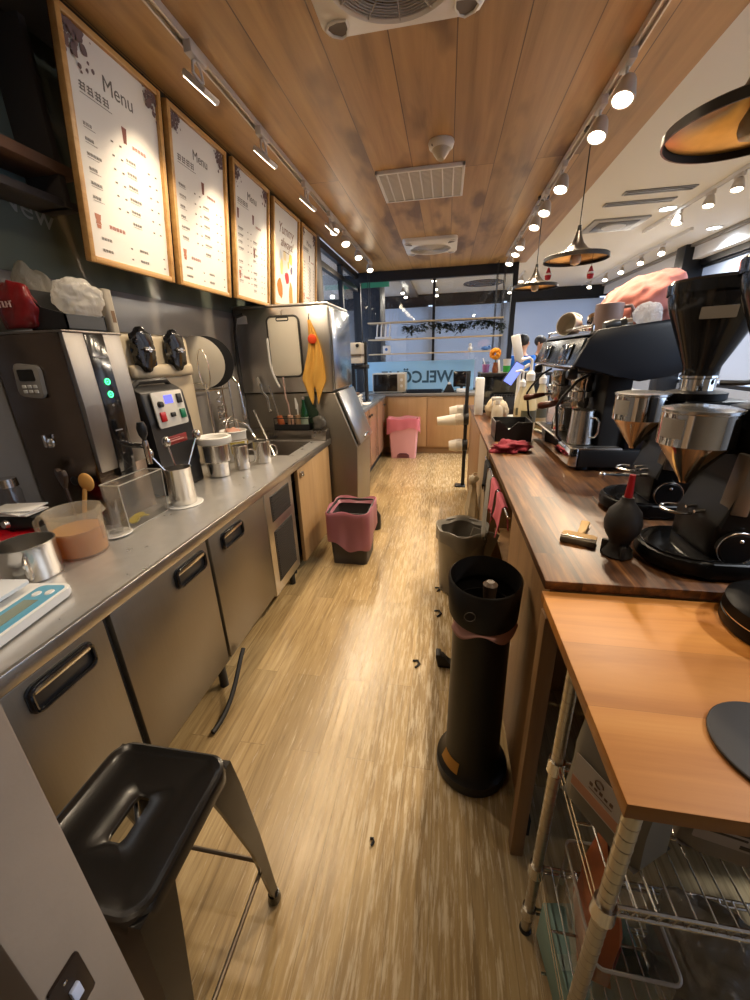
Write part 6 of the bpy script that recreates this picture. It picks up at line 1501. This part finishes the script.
for i, y in enumerate((7.6, 8.25, 9.3, 10.2)):
    head('small glowing spotlight seen through the glass on the middle track, %s of the row' % nms[i], (-.28, y, 2.78), (-.3, y-1, 0), P_CAFE*.8, NEUT, GCF, r=.05, z_top=2.875, lens=LENS)
for i, y in enumerate((8.9, 9.7, 10.4)):
    head('small glowing spotlight seen through the glass beside the window post, %s of the row' % nms[i], (1.37, y, 2.78), (1.2, y-1, 0), P_CAFE*.6, NEUT, GCF, r=.05, z_top=2.875, lens=LENS)
for i, y in enumerate((9.5, 10.2)):
    head('small glowing spotlight seen through the glass by the dark column, %s of the pair' % ('nearer', 'farther')[i], (-1.0, y, 2.78), (-.8, y-1, 0), P_CAFE*.4, NEUT, GCF, r=.05, z_top=2.895, lens=LENS)
VENTM = mat('cafe_vent_dark', '#55565a', .5)
for lb, x, y, w, d in (('dark slot air vent in the white ceiling, nearest the big pendant', 1.93, 4.86, .62, .10), ('second dark slot air vent in the white ceiling', 1.88, 5.16, .66, .10)):
    t = thing('slot_vent', lb, 'vent', (x, y, ZK), 0, 'slot vents in the white ceiling')
    MB().box(-w/2, -d/2, -.012, w/2, d/2, 0, .003).build('frame', mat('slot_frame', '#8a8c90', .5), t)
    for k in (-1, 1): MB().box(-w/2+.02, k*.024-.014, -.016, w/2-.02, k*.024+.014, -.011).build('slot', VENTM, t)
t = thing('ceiling_cassette', 'square grey air conditioning cassette in the white ceiling', 'air conditioner', (1.92, 5.92, ZK))
MB().box(-.30, -.26, -.02, .30, .26, 0, .004).build('frame', mat('cassette_grey', '#9a9ca0', .5), t)
MB().box(-.22, -.18, -.026, .22, .18, -.018, .003).build('grille', VENTM, t)
MB().lathe([(.13, -.026), (.125, -.036), (0, -.038)], n=32).build('dome', mat('cassette_light', '#b5b7ba', .5), t)
t = thing('round_ceiling_vent', 'round grey ceiling vent seen through the end window', 'vent', (.72, 9.6, ZK))
for k, r_ in enumerate((.42, .30, .18)):
    MB().lathe([(r_, 0), (r_, -.02-.012*k), (r_-.06, -.028-.012*k), (r_-.06, -.01)], n=40).build('vent_ring', VENTM, t)
MB().lathe([(.12, -.05), (0, -.055)], n=30).build('centre', VENTM, t)

# ================================================================== CUSTOMERS (mostly hidden behind the bar)
def limb(pts, edges, radii, name, m, parent, sub=2):
    me = bpy.data.meshes.new(name); me.from_pydata(pts, edges, []); me.update()
    o = bpy.data.objects.new(name, me); link(o, parent); me.materials.append(m)
    sk = o.modifiers.new('skin', 'SKIN'); sk.use_smooth_shade = True
    lay = me.skin_vertices[0] if len(me.skin_vertices) else None
    if lay is None:
        bm = bmesh.new(); bm.from_mesh(me); bm.verts.layers.skin.verify(); bm.to_mesh(me); bm.free(); lay = me.skin_vertices[0]
    for i, r_ in enumerate(radii):
        lay.data[i].radius = r_ if isinstance(r_, tuple) else (r_, r_)
        lay.data[i].use_root = (i == 0)
    ss = o.modifiers.new('smooth', 'SUBSURF'); ss.levels = sub; ss.render_levels = sub
    return o
def person(label, loc, rz, h, shirt, trousers, hair, skin='#b98a6c'):
    t = thing('person', label, 'person', loc, rz); s = h/1.72
    SK = mat('skin', skin, .55, sss=.05)
    V_ = [(0, 0, .95), (0, .01, 1.12), (0, .01, 1.32), (0, .005, 1.42), (0, -.005, 1.50), (0, -.015, 1.56), (0, -.02, 1.64),
          (-.17, .01, 1.38), (-.22, .02, 1.12), (-.20, -.08, .90), (-.19, -.12, .82), (.17, .01, 1.38), (.22, .02, 1.12), (.20, -.08, .90), (.19, -.12, .82),
          (-.09, 0, .88), (-.10, -.01, .48), (-.10, .02, .09), (-.10, -.10, .035), (.09, 0, .88), (.10, -.01, .48), (.10, .02, .09), (.10, -.10, .035)]
    E_ = [(0, 1), (1, 2), (2, 3), (3, 4), (4, 5), (5, 6), (2, 7), (7, 8), (8, 9), (9, 10), (2, 11), (11, 12), (12, 13), (13, 14), (0, 15), (15, 16), (16, 17), (17, 18), (0, 19), (19, 20), (20, 21), (21, 22)]
    Rr = [(.13, .10), (.125, .095), (.13, .095), .06, .052, .075, .085, .06, .045, .036, .03, .06, .045, .036, .03, .085, .062, .042, .035, .085, .062, .042, .035]
    sc = lambda L: [tuple(c*s for c in p) for p in L]
    rs = lambda L, k=1.0: [tuple(c*s*k for c in r_) if isinstance(r_, tuple) else r_*s*k for r_ in L]
    limb(sc(V_), E_, rs(Rr), 'body', SK, t)
    # fingers: one short chain each, rooted in the palm
    for sx in (-1, 1):
        hd = bpy.data
        for k, L_ in enumerate((.060, .072, .078, .070)):
            x0 = sx*.19; y0 = -.15+.018*k
            limb(sc([(x0, -.125+.012*(k-1.5), .80), (x0-sx*.004, -.135+.018*(k-1.5), .80-L_*.55), (x0-sx*.014, -.135+.018*(k-1.5), .80-L_)]), [(0, 1), (1, 2)], rs([.0105, .0095, .0085]), 'finger', SK, t, 1)
        limb(sc([(sx*.185, -.145, .83), (sx*.170, -.175, .80), (sx*.165, -.182, .765)]), [(0, 1), (1, 2)], rs([.012, .011, .009]), 'thumb', SK, t, 1)
    Vs = [V_[0], V_[1], V_[2], (0, .005, 1.405), V_[7], (-.222, .02, 1.10), V_[11], (.222, .02, 1.10)]
    limb(sc(Vs), [(0, 1), (1, 2), (2, 3), (2, 4), (4, 5), (2, 6), (6, 7)], rs([(.148, .115), (.142, .11), (.146, .11), .075, .072, .060, .072, .060]), 'shirt', mat('shirt', shirt, .8), t)
    Vt = [(0, 0, .95), V_[15], V_[16], (-.10, .02, .12), V_[19], V_[20], (.10, .02, .12)]
    limb(sc(Vt), [(0, 1), (1, 2), (2, 3), (0, 4), (4, 5), (5, 6)], rs([(.14, .11), .098, .074, .058, .098, .074, .058]), 'trousers', mat('trousers', trousers, .8), t)
    for sx in (-1, 1):
        limb(sc([(sx*.10, .04, .04), (sx*.10, -.06, .035), (sx*.10, -.15, .03)]), [(0, 1), (1, 2)], rs([.045, .045, .036]), 'shoe', mat('shoe', '#1d1b1a', .5), t, 1)
    hz = 1.615*s
    MB().ball((0, .012*s, hz+.035*s), .098*s, (.92, 1.0, .95)).build('hair', mat('hair', hair, .6), t)
    MB().ball((0, -.118*s, hz-.025*s), .016*s, (.8, 1.2, 1.3)).build('nose', SK, t)
    for sx in (-1, 1):
        MB().ball((sx*.033*s, -.098*s, hz-.002*s), .011*s, (1.3, .7, .8)).build('eye', mat('eye_dark', '#1b1512', .3), t)
        MB().ball((sx*.088*s, .0, hz-.012*s), .022*s, (.4, .8, 1.3)).build('ear', SK, t)
    MB().ball((0, -.100*s, hz-.060*s), .018*s, (1.5, .5, .35)).build('mouth', mat('lip', '#8d5148', .5), t)
    return t
person('person with dark hair in a bright blue top standing in the cafe beyond the bar', (1.19, 6.95, 0), R(150), 1.74, '#1d62b8', '#22262f', '#17120f')
person('person in dark grey brown clothes standing behind the espresso machine in the cafe', (1.62, 7.75, 0), R(60), 1.74, '#4a4442', '#26262a', '#1d1714')
